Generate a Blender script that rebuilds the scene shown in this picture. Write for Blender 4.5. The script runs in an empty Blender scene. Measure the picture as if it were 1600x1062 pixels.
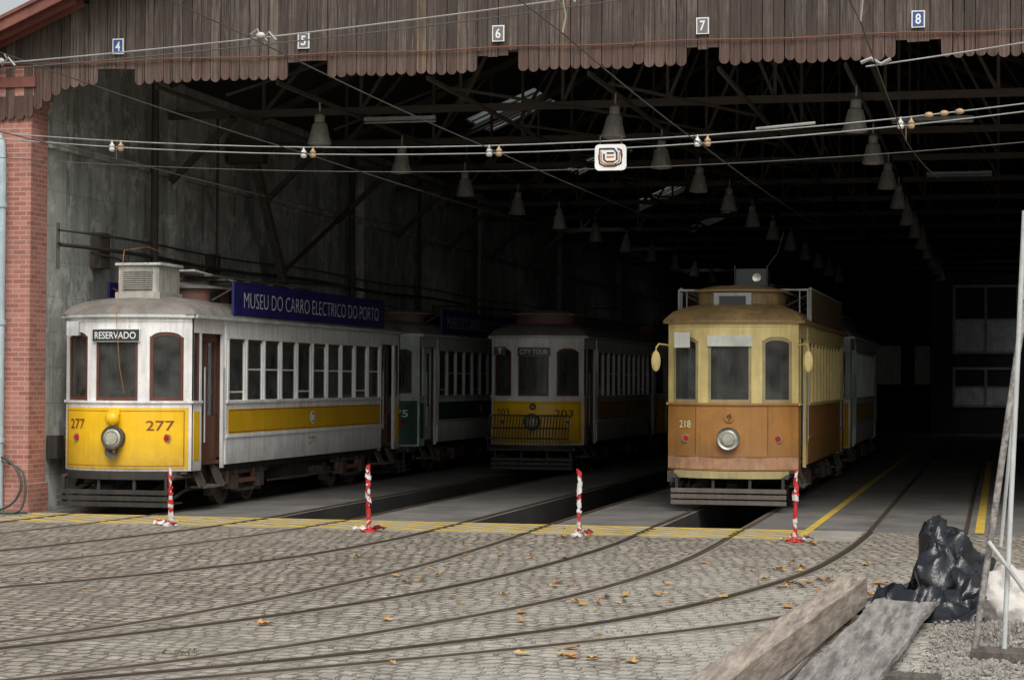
import bpy, bmesh, math, random
from mathutils import Vector, Matrix, noise
random.seed(7)
scene = bpy.context.scene
col = scene.collection

# ---------------------------------------------------------------- materials
def nt(name):
    m = bpy.data.materials.new(name); m.use_nodes = True
    n = m.node_tree; b = n.nodes['Principled BSDF']
    return m, n, b
def c4(c, k=1.0): return (min(1, c[0]*k), min(1, c[1]*k), min(1, c[2]*k), 1)
def mixc(n, fac, a, b, mode='MIX'):
    x = n.nodes.new('ShaderNodeMix'); x.data_type = 'RGBA'; x.blend_type = mode
    for sock, v in ((x.inputs[0], fac), (x.inputs[6], a), (x.inputs[7], b)):
        if isinstance(v, (int, float, tuple)): sock.default_value = v
        else: n.links.new(v, sock)
    return x.outputs[2]
def noisetex(n, vec, scale, detail=4, rough=.6, mapscale=None):
    if mapscale:
        mp = n.nodes.new('ShaderNodeMapping'); mp.inputs['Scale'].default_value = mapscale
        n.links.new(vec, mp.inputs[0]); vec = mp.outputs[0]
    t = n.nodes.new('ShaderNodeTexNoise'); t.inputs['Scale'].default_value = scale
    t.inputs['Detail'].default_value = detail; t.inputs['Roughness'].default_value = rough
    n.links.new(vec, t.inputs['Vector']); return t.outputs['Fac']
def ramp(n, fac, p0, p1, a=(0,0,0,1), b=(1,1,1,1)):
    r = n.nodes.new('ShaderNodeValToRGB'); r.color_ramp.elements[0].position = p0
    r.color_ramp.elements[1].position = p1; r.color_ramp.elements[0].color = a; r.color_ramp.elements[1].color = b
    n.links.new(fac, r.inputs[0]); return r.outputs[0]
def coords(n):
    return n.nodes.new('ShaderNodeTexCoord').outputs['Object']
def bumpn(n, b, h, strength=.3, dist=.01):
    bp = n.nodes.new('ShaderNodeBump'); bp.inputs['Strength'].default_value = strength
    bp.inputs['Distance'].default_value = dist; n.links.new(h, bp.inputs['Height'])
    n.links.new(bp.outputs[0], b.inputs['Normal'])

def mat(name, c, rough=.6, metal=0, var=.3, scale=2.5, dirt=(.06,.045,.03), dirtamt=.35, streak=True, bump=.1, low=False):
    m, n, b = nt(name); v = coords(n)
    f1 = noisetex(n, v, scale)
    base = mixc(n, ramp(n, f1, .3, .7), c4(c, 1-var), c4(c, 1+var*.3))
    if dirtamt > 0:
        f2 = noisetex(n, v, 1.0, 6, .65, (9, 9, .9) if streak else (3, 3, 3))
        d = ramp(n, f2, .46, .75, (0,0,0,1), (dirtamt,)*3+(1,))
        base = mixc(n, d, base, c4(dirt))
        f3 = noisetex(n, v, 28, 3, .6)
        d3 = ramp(n, f3, .62, .72, (0,0,0,1), (dirtamt,)*3+(1,))
        base = mixc(n, d3, base, c4(dirt))
    if low:
        sp = n.nodes.new('ShaderNodeSeparateXYZ'); n.links.new(v, sp.inputs[0])
        mr = n.nodes.new('ShaderNodeMapRange'); mr.inputs[1].default_value = 1.3; mr.inputs[2].default_value = .7; n.links.new(sp.outputs[2], mr.inputs[0])
        mu = n.nodes.new('ShaderNodeMath'); mu.operation = 'MULTIPLY'; n.links.new(mr.outputs[0], mu.inputs[0])
        n.links.new(noisetex(n, v, 3.5, 6, .7), mu.inputs[1]); base = mixc(n, mu.outputs[0], base, (.10,.08,.06,1))
    n.links.new(base, b.inputs['Base Color'])
    b.inputs['Metallic'].default_value = metal
    n.links.new(ramp(n, f1, .2, .8, (rough*.8,)*3+(1,), (min(1, rough*1.2),)*3+(1,)), b.inputs['Roughness'])
    if bump: bumpn(n, b, noisetex(n, v, 14, 4), bump, .01)
    return m
def glassmat(name, tint=.75, haze=.3):
    m, n, b = nt(name); n.nodes.remove(b)
    out = n.nodes['Material Output']
    t = n.nodes.new('ShaderNodeBsdfTransparent'); t.inputs[0].default_value = (tint, tint*1.02, tint, 1)
    g = n.nodes.new('ShaderNodeBsdfGlossy'); g.inputs['Roughness'].default_value = .06
    d = n.nodes.new('ShaderNodeBsdfDiffuse'); d.inputs[0].default_value = (.27, .28, .27, 1)
    fr = n.nodes.new('ShaderNodeFresnel'); fr.inputs[0].default_value = 1.55
    m1 = n.nodes.new('ShaderNodeMixShader'); m2 = n.nodes.new('ShaderNodeMixShader')
    n.links.new(fr.outputs[0], m1.inputs[0]); n.links.new(t.outputs[0], m1.inputs[1]); n.links.new(g.outputs[0], m1.inputs[2])
    v = coords(n); n.links.new(ramp(n, noisetex(n, v, 2.6, 5), .3, .8, (.03,)*3+(1,), (haze,)*3+(1,)), m2.inputs[0])
    n.links.new(m1.outputs[0], m2.inputs[1]); n.links.new(d.outputs[0], m2.inputs[2])
    n.links.new(m2.outputs[0], out.inputs[0]); return m

M = {}
M['white'] = mat('white_paint', (.80,.80,.785), .45, var=.15, dirtamt=.38, low=True)
M['yellow'] = mat('yellow_paint', (.88,.53,.010), .38, var=.12, dirtamt=.15, low=True)
M['yellow_dull'] = mat('yellow_stripe_paint', (.66,.38,.012), .4, var=.15, dirtamt=.25)
M['cream'] = mat('cream_paint', (.72,.58,.24), .5, var=.2, dirt=(.20,.12,.04), dirtamt=.36)
M['creamdull'] = mat('faded_cream_paint', (.46,.38,.18), .5, var=.2, dirtamt=.45)
M['ochre'] = mat('ochre_paint', (.43,.20,.050), .42, var=.2, dirt=(.17,.07,.025), dirtamt=.38, low=True)
M['pinkwear'] = mat('worn_pink_undercoat', (.46,.26,.155), .55, var=.35, scale=5, dirt=(.27,.10,.03), dirtamt=.7)
M['ochreroof'] = mat('ochre_roof', (.29,.19,.075), .6, var=.3, dirtamt=.6)
M['ochreboard'] = mat('dark_ochre_board', (.13,.085,.035), .6, var=.3, dirtamt=.6)
M['green'] = mat('dark_green_paint', (.012,.07,.052), .4, var=.2, dirtamt=.2)
M['palegreen'] = mat('pale_green_paint', (.50,.58,.54), .5, dirtamt=.35)
M['roof'] = mat('grey_canvas_roof', (.23,.21,.185), .8, var=.35, dirtamt=.6, streak=False)
M['redroof'] = mat('clerestory_redbrown', (.17,.07,.05), .6, dirtamt=.4)
M['frame'] = mat('brown_wood_frame', (.12,.038,.024), .5, dirtamt=.2)
M['beigeframe'] = mat('beige_wood_frame', (.38,.32,.17), .5, dirtamt=.35)
M['inner'] = mat('varnished_interior', (.10,.05,.025), .5, dirtamt=.2)
M['ceil'] = mat('interior_ceiling', (.35,.32,.26), .6, dirtamt=.2)
M['black'] = mat('black_iron', (.022,.021,.020), .6, dirt=(.08,.055,.035), dirtamt=.5)
M['iron'] = mat('dusty_iron', (.06,.05,.042), .75, dirt=(.15,.105,.07), dirtamt=.6)
M['grey'] = mat('grey_metal', (.36,.37,.37), .5, dirtamt=.35)
M['lightgrey'] = mat('pale_grey_metal', (.55,.57,.56), .5, dirtamt=.35)
M['pane'] = mat('office_window_pane', (.62,.65,.65), .3, dirtamt=.3)
M['chrome'] = mat('lamp_chrome', (.55,.54,.5), .25, metal=.9, dirtamt=.25)
M['lens'] = mat('lamp_lens', (.42,.42,.34), .08, var=.3, scale=12, dirtamt=.0, bump=0)
M['red'] = mat('red_lens', (.45,.015,.01), .2, dirtamt=0)
M['maroon'] = mat('maroon_lettering', (.24,.05,.012), .5, dirtamt=0, bump=0)
M['ltr_white'] = mat('white_lettering', (.80,.80,.78), .5, var=.1, dirtamt=.15, bump=0)
M['ltr_grey'] = mat('faded_white_lettering', (.70,.72,.74), .5, var=.2, dirtamt=.15, bump=0)
M['ltr_cream'] = mat('cream_lettering', (.80,.74,.46), .5, var=.1, dirtamt=0, bump=0)
M['ltr_black'] = mat('black_lettering', (.02,.02,.02), .5, dirtamt=0, bump=0)
M['signblack'] = mat('black_sign_board', (.022,.03,.034), .4, dirtamt=.1)
M['blue'] = mat('navy_sign_board', (.022,.020,.14), .4, var=.3, dirtamt=.25)
M['bluepl'] = mat('blue_enamel', (.03,.08,.27), .3, dirtamt=.2)
M['slate'] = mat('grey_enamel', (.16,.16,.165), .3, dirtamt=.2)
M['glass'] = glassmat('window_glass')
m, n, b = nt('dirty_skylight_glazing'); n.nodes.remove(b)
t_ = n.nodes.new('ShaderNodeBsdfTransparent'); n.links.new(ramp(n, noisetex(n, coords(n), 1.5, 5), .3, .7, (.08,.09,.09,1), (.30,.32,.32,1)), t_.inputs[0])
n.links.new(t_.outputs[0], n.nodes['Material Output'].inputs[0]); M['skyglass'] = m
M['steel'] = mat('rusty_roof_steel', (.085,.068,.056), .8, dirtamt=.3)
M['alu'] = mat('dull_aluminium', (.38,.37,.35), .5, metal=.1, dirtamt=.45)
M['pipe'] = mat('blue_grey_pipe', (.42,.52,.55), .5, dirtamt=.3)
M['rust'] = mat('rusty_wire', (.19,.08,.05), .8, dirtamt=.4)
M['wire'] = mat('grey_cable', (.34,.34,.32), .5, metal=.2, dirtamt=.0, bump=0)
M['darkwire'] = mat('dark_cable', (.085,.08,.072), .6, dirtamt=.0, bump=0)
M['porc'] = mat('porcelain', (.60,.59,.55), .3, dirtamt=.3)
M['brownporc'] = mat('brown_insulator', (.42,.29,.17), .35, dirtamt=.2)
M['redwood'] = mat('red_painted_timber', (.22,.075,.055), .6, dirtamt=.6)
M['tapered'] = mat('red_tape', (.58,.03,.03), .35, dirtamt=.15)
M['tapewhite'] = mat('white_tape', (.75,.74,.71), .35, dirtamt=.3)
M['rail'] = mat('worn_rail_steel', (.11,.08,.058), .5, metal=.3, dirt=(.08,.045,.028), dirtamt=.6, streak=False)
M['groove'] = mat('rail_groove', (.028,.022,.017), .9, dirtamt=.2, streak=False)
M['slatwood'] = mat('grey_slat_wood', (.14,.12,.10), .8, dirtamt=.5)
M['hose'] = mat('dark_hose', (.03,.045,.035), .5)
M['sack'] = mat('white_sack', (.60,.57,.53), .6, var=.3, dirt=(.25,.2,.15), dirtamt=.5, streak=False)
M['yellow_line'] = mat('worn_yellow_road_paint', (.72,.50,.05), .7, var=.3, scale=6, dirt=(.22,.20,.16), dirtamt=.85, streak=False)
M['greybox'] = mat('dirty_roof_box', (.43,.42,.37), .6, dirtamt=.65)
M['paper'] = mat('paper', (.66,.67,.60), .8, dirtamt=.15)

def mat_concrete(name, c, lo=.6, moss=False, rough=.9, sc=.5):
    m, n, b = nt(name); v = coords(n)
    f = noisetex(n, v, sc, 8, .65); f2 = noisetex(n, v, 7, 6, .7)
    x = mixc(n, ramp(n, f, .3, .7), c4(c, lo), c4(c, 1.15))
    x = mixc(n, ramp(n, f2, .35, .75, (0,0,0,1), (.45,.45,.45,1)), x, c4(c, .5))
    if moss:
        f4 = noisetex(n, v, 1, 8, .72, (2.0, 2.0, .35))
        x = mixc(n, ramp(n, f4, .47, .62, (0,0,0,1), (.65,.65,.65,1)), x, (.125,.13,.11,1))
        f6 = noisetex(n, v, 1, 6, .7, (7, 7, .3))
        x = mixc(n, ramp(n, f6, .55, .68, (0,0,0,1), (.6,.6,.6,1)), x, (.09,.085,.07,1))
        f5 = noisetex(n, v, 1, 8, .75, (2.2, 2.2, 1.6))
        x = mixc(n, ramp(n, f5, .52, .58, (0,0,0,1), (.75,.75,.75,1)), x, (.62,.63,.60,1))
        br = n.nodes.new('ShaderNodeTexBrick')
        sp = n.nodes.new('ShaderNodeSeparateXYZ'); cb = n.nodes.new('ShaderNodeCombineXYZ')
        n.links.new(v, sp.inputs[0]); n.links.new(sp.outputs[1], cb.inputs[0]); n.links.new(sp.outputs[2], cb.inputs[1])
        n.links.new(cb.outputs[0], br.inputs[0]); br.inputs['Scale'].default_value = 1
        br.inputs['Brick Width'].default_value = 1.3; br.inputs['Row Height'].default_value = .62
        br.inputs['Mortar Size'].default_value = .012; br.inputs['Mortar Smooth'].default_value = .8
        br.inputs['Color1'].default_value = (1,1,1,1); br.inputs['Color2'].default_value = (.78,.78,.78,1); br.inputs['Mortar'].default_value = (.6,.6,.6,1)
        x = mixc(n, .7, x, br.outputs[0], 'MULTIPLY')
    n.links.new(x, b.inputs['Base Color']); b.inputs['Roughness'].default_value = rough
    bumpn(n, b, f2, .35, .02); return m
M['wall'] = mat_concrete('grimy_rendered_wall', (.50,.52,.48), .6, True)
M['floor'] = mat_concrete('oily_concrete_floor', (.19,.18,.165), .45, sc=.9)
M['thresh'] = mat_concrete('threshold_concrete', (.36,.34,.29), .55, sc=1.2)
M['bed'] = mat_concrete('rail_bed_mortar', (.30,.27,.215), .4, sc=1.7)
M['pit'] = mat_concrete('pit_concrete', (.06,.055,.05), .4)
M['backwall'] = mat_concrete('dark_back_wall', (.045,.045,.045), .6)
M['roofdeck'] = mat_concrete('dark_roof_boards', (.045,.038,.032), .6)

def mat_brick():
    m, n, b = nt('painted_red_brick'); v = coords(n)
    sp = n.nodes.new('ShaderNodeSeparateXYZ'); n.links.new(v, sp.inputs[0])
    ad = n.nodes.new('ShaderNodeMath'); n.links.new(sp.outputs[0], ad.inputs[0]); n.links.new(sp.outputs[1], ad.inputs[1])
    cb = n.nodes.new('ShaderNodeCombineXYZ'); n.links.new(ad.outputs[0], cb.inputs[0]); n.links.new(sp.outputs[2], cb.inputs[1])
    br = n.nodes.new('ShaderNodeTexBrick'); n.links.new(cb.outputs[0], br.inputs[0]); br.inputs['Scale'].default_value = 1
    br.inputs['Brick Width'].default_value = .24; br.inputs['Row Height'].default_value = .083
    br.inputs['Mortar Size'].default_value = .008; br.inputs['Mortar Smooth'].default_value = .3
    br.inputs['Color1'].default_value = (.42,.18,.14,1); br.inputs['Color2'].default_value = (.28,.11,.085,1)
    br.inputs['Mortar'].default_value = (.45,.31,.26,1)
    f = noisetex(n, v, 1.2, 6)
    x = mixc(n, ramp(n, f, .45, .75, (0,0,0,1), (.6,.6,.6,1)), br.outputs[0], (.20,.13,.11,1))
    n.links.new(x, b.inputs['Base Color']); b.inputs['Roughness'].default_value = .8
    bumpn(n, b, br.outputs['Fac'], -.4, .01); return m
M['brick'] = mat_brick()

def mat_boards():
    m, n, b = nt('weathered_board_cladding'); v = coords(n)
    sp = n.nodes.new('ShaderNodeSeparateXYZ'); n.links.new(v, sp.inputs[0])
    def mth(op, a, bb):
        q = n.nodes.new('ShaderNodeMath'); q.operation = op; n.links.new(a, q.inputs[0])
        if bb is not None: q.inputs[1].default_value = bb
        return q.outputs[0]
    fl = mth('FLOOR', mth('DIVIDE', sp.outputs[0], .17), None)
    wn = n.nodes.new('ShaderNodeTexWhiteNoise'); wn.noise_dimensions = '1D'; n.links.new(fl, wn.inputs['W'])
    x = ramp(n, wn.outputs['Value'], 0, 1, (.060,.046,.038,1), (.185,.148,.122,1))
    wn2 = n.nodes.new('ShaderNodeTexWhiteNoise'); wn2.noise_dimensions = '1D'; n.links.new(mth('ADD', fl, 77.7), wn2.inputs['W'])
    x = mixc(n, ramp(n, wn2.outputs['Value'], .93, .95, (0,0,0,1), (.7,.7,.7,1)), x, (.33,.23,.14,1))
    g = noisetex(n, v, 1, 8, .72, (34, 34, .9))
    x = mixc(n, ramp(n, g, .38, .60, (.95,.95,.95,1), (0,0,0,1)), x, (.022,.016,.013,1))
    g2 = noisetex(n, v, 1, 6, .7, (50, 50, 2.2))
    x = mixc(n, ramp(n, g2, .55, .7, (0,0,0,1), (.5,.5,.5,1)), x, (.28,.24,.21,1))
    f = noisetex(n, v, .7, 6, .7)
    x = mixc(n, ramp(n, f, .42, .62, (0,0,0,1), (.7,.7,.7,1)), x, (.055,.038,.031,1))
    rz = n.nodes.new('ShaderNodeMapRange'); rz.inputs[1].default_value = 7.66; rz.inputs[2].default_value = 7.62
    n.links.new(sp.outputs[2], rz.inputs[0])
    x = mixc(n, mixc(n, .42, (0,0,0,1), rz.outputs[0]), x, mixc(n, ramp(n, g, .35, .62), (.045,.025,.019,1), (.19,.10,.075,1)))
    n.links.new(x, b.inputs['Base Color']); b.inputs['Roughness'].default_value = .9
    bumpn(n, b, g, .6, .012); return m
M['boards'] = mat_boards()

def mat_timber(name, c, c2, mapscale=(14, 1.2, 14)):
    m, n, b = nt(name); v = coords(n)
    g = noisetex(n, v, 1, 8, .7, mapscale); f = noisetex(n, v, 2.2, 5)
    x = mixc(n, ramp(n, g, .38, .62), c4(c2), c4(c))
    x = mixc(n, ramp(n, f, .5, .75, (0,0,0,1), (.6,.6,.6,1)), x, c4(c, .6))
    x = mixc(n, ramp(n, noisetex(n, v, 1, 6, .8, (45, 2.5, 45)), .60, .66, (0,0,0,1), (.8,.8,.8,1)), x, c4(c2, .4))
    n.links.new(x, b.inputs['Base Color']); b.inputs['Roughness'].default_value = .88
    bumpn(n, b, g, .8, .02); return m
M['timber'] = mat_timber('weathered_timber', (.47,.40,.33), (.18,.14,.11))
M['timbergrey'] = mat_timber('silvered_plank', (.38,.355,.33), (.12,.108,.10))
M['timberdark'] = mat_timber('dark_timber', (.14,.12,.10), (.06,.052,.045))

def mat_setts():
    m, n, b = nt('granite_setts'); v = coords(n)
    mp = n.nodes.new('ShaderNodeMapping'); mp.inputs['Rotation'].default_value = (0,0,math.radians(12)); n.links.new(v, mp.inputs[0])
    def nzc(sc, det):
        nz = n.nodes.new('ShaderNodeTexNoise'); nz.inputs['Scale'].default_value = sc; nz.inputs['Detail'].default_value = det; n.links.new(v, nz.inputs['Vector']); return nz.outputs['Color']
    def madd(a, k, c):
        ma = n.nodes.new('ShaderNodeVectorMath'); ma.operation = 'MULTIPLY_ADD'
        n.links.new(a, ma.inputs[0]); ma.inputs[1].default_value = (k,k,0); n.links.new(c, ma.inputs[2]); return ma.outputs[0]
    vec = madd(nzc(7.5, 2), .09, madd(nzc(1.3, 3), .40, mp.outputs[0]))
    br = n.nodes.new('ShaderNodeTexBrick'); n.links.new(vec, br.inputs[0]); br.inputs['Scale'].default_value = 1
    br.inputs['Brick Width'].default_value = .175; br.inputs['Row Height'].default_value = .185
    br.inputs['Mortar Size'].default_value = .025; br.inputs['Mortar Smooth'].default_value = .6
    br.inputs['Color1'].default_value = (.62,.56,.46,1); br.inputs['Color2'].default_value = (.32,.28,.22,1)
    br.inputs['Mortar'].default_value = (.075,.062,.045,1)
    vo = n.nodes.new('ShaderNodeTexVoronoi'); vo.inputs['Scale'].default_value = 5.6; n.links.new(vec, vo.inputs['Vector'])
    sv = n.nodes.new('ShaderNodeSeparateColor'); n.links.new(vo.outputs['Color'], sv.inputs[0])
    x = mixc(n, .8, br.outputs[0], ramp(n, sv.outputs[0], 0, 1, (.58,.56,.54,1), (1.0,.99,.97,1)), 'MULTIPLY')
    big = noisetex(n, v, .22, 7, .65); mid = noisetex(n, v, 1.3, 8, .75); fine = noisetex(n, v, 34, 4, .7)
    x = mixc(n, ramp(n, big, .46, .60, (0,0,0,1), (.35,.35,.35,1)), x, (.46,.42,.35,1))
    x = mixc(n, ramp(n, mid, .48, .66, (0,0,0,1), (.55,.55,.55,1)), x, (.14,.12,.09,1))
    x = mixc(n, ramp(n, noisetex(n, v, .38, 8, .72, (1, 1.8, 1)), .52, .66, (0,0,0,1), (.5,.5,.5,1)), x, (.15,.127,.095,1))
    x = mixc(n, ramp(n, noisetex(n, v, .8, 9, .8), .60, .68, (0,0,0,1), (.5,.5,.5,1)), x, (.55,.52,.45,1))
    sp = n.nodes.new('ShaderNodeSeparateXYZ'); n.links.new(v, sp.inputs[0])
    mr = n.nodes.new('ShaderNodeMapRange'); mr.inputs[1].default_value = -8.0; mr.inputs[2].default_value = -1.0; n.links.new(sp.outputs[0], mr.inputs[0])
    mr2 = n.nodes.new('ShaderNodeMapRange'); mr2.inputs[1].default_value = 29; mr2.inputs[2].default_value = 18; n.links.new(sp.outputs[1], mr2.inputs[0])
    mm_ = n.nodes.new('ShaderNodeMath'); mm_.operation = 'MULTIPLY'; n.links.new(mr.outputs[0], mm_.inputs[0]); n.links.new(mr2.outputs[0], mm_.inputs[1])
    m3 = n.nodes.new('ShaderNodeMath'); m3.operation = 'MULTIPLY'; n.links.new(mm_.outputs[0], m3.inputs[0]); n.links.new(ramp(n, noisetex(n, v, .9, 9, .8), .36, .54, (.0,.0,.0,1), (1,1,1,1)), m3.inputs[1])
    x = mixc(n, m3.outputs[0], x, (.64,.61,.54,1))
    x = mixc(n, ramp(n, fine, .35, .7, (.45,.45,.45,1), (0,0,0,1)), x, (.15,.13,.10,1))
    n.links.new(x, b.inputs['Base Color']); b.inputs['Roughness'].default_value = .85
    mm = n.nodes.new('ShaderNodeMath'); mm.operation = 'MULTIPLY_ADD'; n.links.new(fine, mm.inputs[0]); mm.inputs[1].default_value = .35
    inv = n.nodes.new('ShaderNodeMath'); inv.operation = 'SUBTRACT'; inv.inputs[0].default_value = 1; n.links.new(br.outputs['Fac'], inv.inputs[1])
    n.links.new(inv.outputs[0], mm.inputs[2])
    mh = n.nodes.new('ShaderNodeMath'); mh.operation = 'MULTIPLY_ADD'; n.links.new(sv.outputs[1], mh.inputs[0]); mh.inputs[1].default_value = .5; n.links.new(mm.outputs[0], mh.inputs[2])
    bumpn(n, b, mh.outputs[0], 1.0, .05); return m
M['setts'] = mat_setts()

def mat_leaf():
    m, n, b = nt('autumn_leaf'); v = coords(n)
    wn = noisetex(n, v, 2.9, 2)
    x = ramp(n, wn, .35, .65, (.52,.36,.12,1), (.36,.15,.055,1))
    n.links.new(x, b.inputs['Base Color']); b.inputs['Roughness'].default_value = .6; return m
M['leaf'] = mat_leaf()
M['orange'] = mat('orange_sign_paint', (.75,.25,.03), .5, dirtamt=0)
M['grass'] = mat('grass_blade', (.10,.12,.045), .7, dirtamt=0)
M['gravel'] = mat('gravel_stone', (.34,.315,.28), .9, var=.5, scale=9, dirtamt=.3, streak=False)
m, n, b = nt('black_plastic_sheet'); b.inputs['Base Color'].default_value = (.012,.014,.018,1); b.inputs['Roughness'].default_value = .2
bumpn(n, b, noisetex(n, coords(n), 8, 5, .6), .5, .03); M['tarp'] = m

# ---------------------------------------------------------------- builder
def text_geo(s, off=.0):
    cu = bpy.data.curves.new('t', 'FONT'); cu.body = s; cu.offset = off; cu.resolution_u = 3
    ob = bpy.data.objects.new('t', cu); col.objects.link(ob)
    dg = bpy.context.evaluated_depsgraph_get(); dg.update()
    me = bpy.data.meshes.new_from_object(ob.evaluated_get(dg))
    V = [v.co.copy() for v in me.vertices]; F = [tuple(p.vertices) for p in me.polygons]
    bpy.data.objects.remove(ob); bpy.data.meshes.remove(me); bpy.data.curves.remove(cu)
    x0 = min(v.x for v in V); x1 = max(v.x for v in V); y0 = min(v.y for v in V); y1 = max(v.y for v in V)
    return [((v.x-x0)/(x1-x0)-.5, (v.y-y0)/(y1-y0)-.5) for v in V], F

class G:
    def __init__(s, name, loc=(0,0,0), single=False):
        s.name, s.loc, s.single, s.parts, s.xf, s.bev = name, Vector(loc), single, {}, None, {}
    def add(s, nm, mt, V, F):
        p = s.parts.setdefault((nm, mt), ([], []))
        o = len(p[0])
        V = [Vector(v) for v in V]
        if s.xf: V = [Vector(s.xf(v)) for v in V]
        p[0].extend(V); p[1].extend([tuple(i+o for i in f) for f in F])
    def box(s, nm, mt, x0, x1, y0, y1, z0, z1):
        if x0 > x1: x0, x1 = x1, x0
        if y0 > y1: y0, y1 = y1, y0
        V = [(x0,y0,z0),(x1,y0,z0),(x1,y1,z0),(x0,y1,z0),(x0,y0,z1),(x1,y0,z1),(x1,y1,z1),(x0,y1,z1)]
        s.add(nm, mt, V, [(0,3,2,1),(4,5,6,7),(0,1,5,4),(1,2,6,5),(2,3,7,6),(3,0,4,7)])
    def beam(s, nm, mt, p0, p1, w, h, up=(0,0,1)):
        p0, p1 = Vector(p0), Vector(p1); d = (p1-p0).normalized(); r = d.cross(Vector(up))
        if r.length < 1e-3: r = Vector((1,0,0))
        r.normalize(); u = r.cross(d)
        V = [p+r*a*w/2+u*b_*h/2 for p in (p0, p1) for a, b_ in ((-1,-1),(1,-1),(1,1),(-1,1))]
        s.add(nm, mt, V, [(3,2,1,0),(4,5,6,7),(0,1,5,4),(1,2,6,5),(2,3,7,6),(3,0,4,7)])
    def cyl(s, nm, mt, p0, p1, r, r2=None, n=12):
        r2 = r if r2 is None else r2
        p0, p1 = Vector(p0), Vector(p1); d = (p1-p0).normalized()
        a = d.orthogonal().normalized(); b_ = d.cross(a)
        V = [p+(a*math.cos(t)+b_*math.sin(t))*q for p, q in ((p0, r), (p1, r2)) for t in [2*math.pi*i/n for i in range(n)]]
        F = [(i, (i+1) % n, n+(i+1) % n, n+i) for i in range(n)] + [tuple(range(n))[::-1], tuple(range(n, 2*n))]
        s.add(nm, mt, V, F)
    def tube(s, nm, mt, pts, r, n=6):
        pts = [Vector(p) for p in pts]; V = []; F = []
        for k, p in enumerate(pts):
            d = (pts[min(k+1, len(pts)-1)]-pts[max(k-1, 0)]).normalized()
            ref = Vector((0,0,1)) if abs(d.z) < .9 else Vector((1,0,0))
            a = d.cross(ref).normalized(); b_ = d.cross(a)
            V += [p+(a*math.cos(2*math.pi*i/n)+b_*math.sin(2*math.pi*i/n))*r for i in range(n)]
        for k in range(len(pts)-1):
            F += [(k*n+i, k*n+(i+1) % n, (k+1)*n+(i+1) % n, (k+1)*n+i) for i in range(n)]
        s.add(nm, mt, V, F)
    def lathe(s, nm, mt, c, prof, axis='z', n=20):
        c = Vector(c); V = []; F = []
        for h, r in prof:
            for i in range(n):
                t = 2*math.pi*i/n; a, b_ = r*math.cos(t), r*math.sin(t)
                V.append(c+(Vector((a, b_, h)) if axis == 'z' else Vector((a, h, b_)) if axis == 'y' else Vector((h, a, b_))))
        for k in range(len(prof)-1):
            F += [(k*n+i, k*n+(i+1) % n, (k+1)*n+(i+1) % n, (k+1)*n+i) for i in range(n)]
        s.add(nm, mt, V, F)
    def ball(s, nm, mt, c, r, n=10):
        rr = r if isinstance(r, tuple) else (r, r, r); V = []; F = []
        for k in range(n+1):
            ph = math.pi*k/n
            for i in range(n):
                t = 2*math.pi*i/n
                V.append((c[0]+rr[0]*math.sin(ph)*math.cos(t), c[1]+rr[1]*math.sin(ph)*math.sin(t), c[2]+rr[2]*math.cos(ph)))
        for k in range(n): F += [(k*n+i, k*n+(i+1) % n, (k+1)*n+(i+1) % n, (k+1)*n+i) for i in range(n)]
        s.add(nm, mt, V, F)
    def ribbon(s, nm, mt, pts, w, z0, z1, off=0.):
        V = []; F = []
        for k, p in enumerate(pts):
            a = Vector(pts[max(k-1, 0)]); b_ = Vector(pts[min(k+1, len(pts)-1)]); d = (b_-a).normalized(); r = Vector((d.y, -d.x))
            L = Vector(p)+r*(off-w/2); R = Vector(p)+r*(off+w/2)
            V += [(L.x,L.y,z0),(L.x,L.y,z1),(R.x,R.y,z1),(R.x,R.y,z0)]
        for k in range(len(pts)-1):
            o = k*4
            F += [(o+i, o+4+i, o+5+i, o+1+i) for i in range(3)]
        s.add(nm, mt, V, F)
    def text(s, nm, mt, string, fn, off=0.):
        V, F = text_geo(string, off); s.add(nm, mt, [fn(u, v) for u, v in V], F)
    def done(s):
        root = None
        if not s.single:
            root = bpy.data.objects.new(s.name, None); root.location = s.loc; col.objects.link(root)
        for (nm, mt), (V, F) in s.parts.items():
            me = bpy.data.meshes.new(nm); me.from_pydata([tuple(v) for v in V], [], F)
            me.materials.append(M[mt]); me.update()
            bm = bmesh.new(); bm.from_mesh(me); bmesh.ops.recalc_face_normals(bm, faces=bm.faces); bm.to_mesh(me); bm.free()
            for p in me.polygons: p.use_smooth = True
            me.set_sharp_from_angle(angle=math.radians(38))
            ob = bpy.data.objects.new(s.name if s.single else nm, me); col.objects.link(ob)
            if s.single: ob.location = s.loc
            else: ob.parent = root
            if nm in s.bev:
                bv = ob.modifiers.new('bevel', 'BEVEL'); bv.width = s.bev[nm]; bv.segments = 2; bv.limit_method = 'ANGLE'; bv.angle_limit = math.radians(40)
            s.last = ob
        return root

def catmull(P, n=10):
    P = [Vector(p) for p in P]; P = [P[0]*2-P[1]]+P+[P[-1]*2-P[-2]]; out = []
    for i in range(1, len(P)-2):
        for k in range(n):
            t = k/n; a, b_, c, d = P[i-1], P[i], P[i+1], P[i+2]
            out.append(.5*((2*b_)+(c-a)*t+(2*a-5*b_+4*c-d)*t*t+(3*b_-a-3*c+d)*t**3))
    out.append(P[-2]); return out

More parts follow.
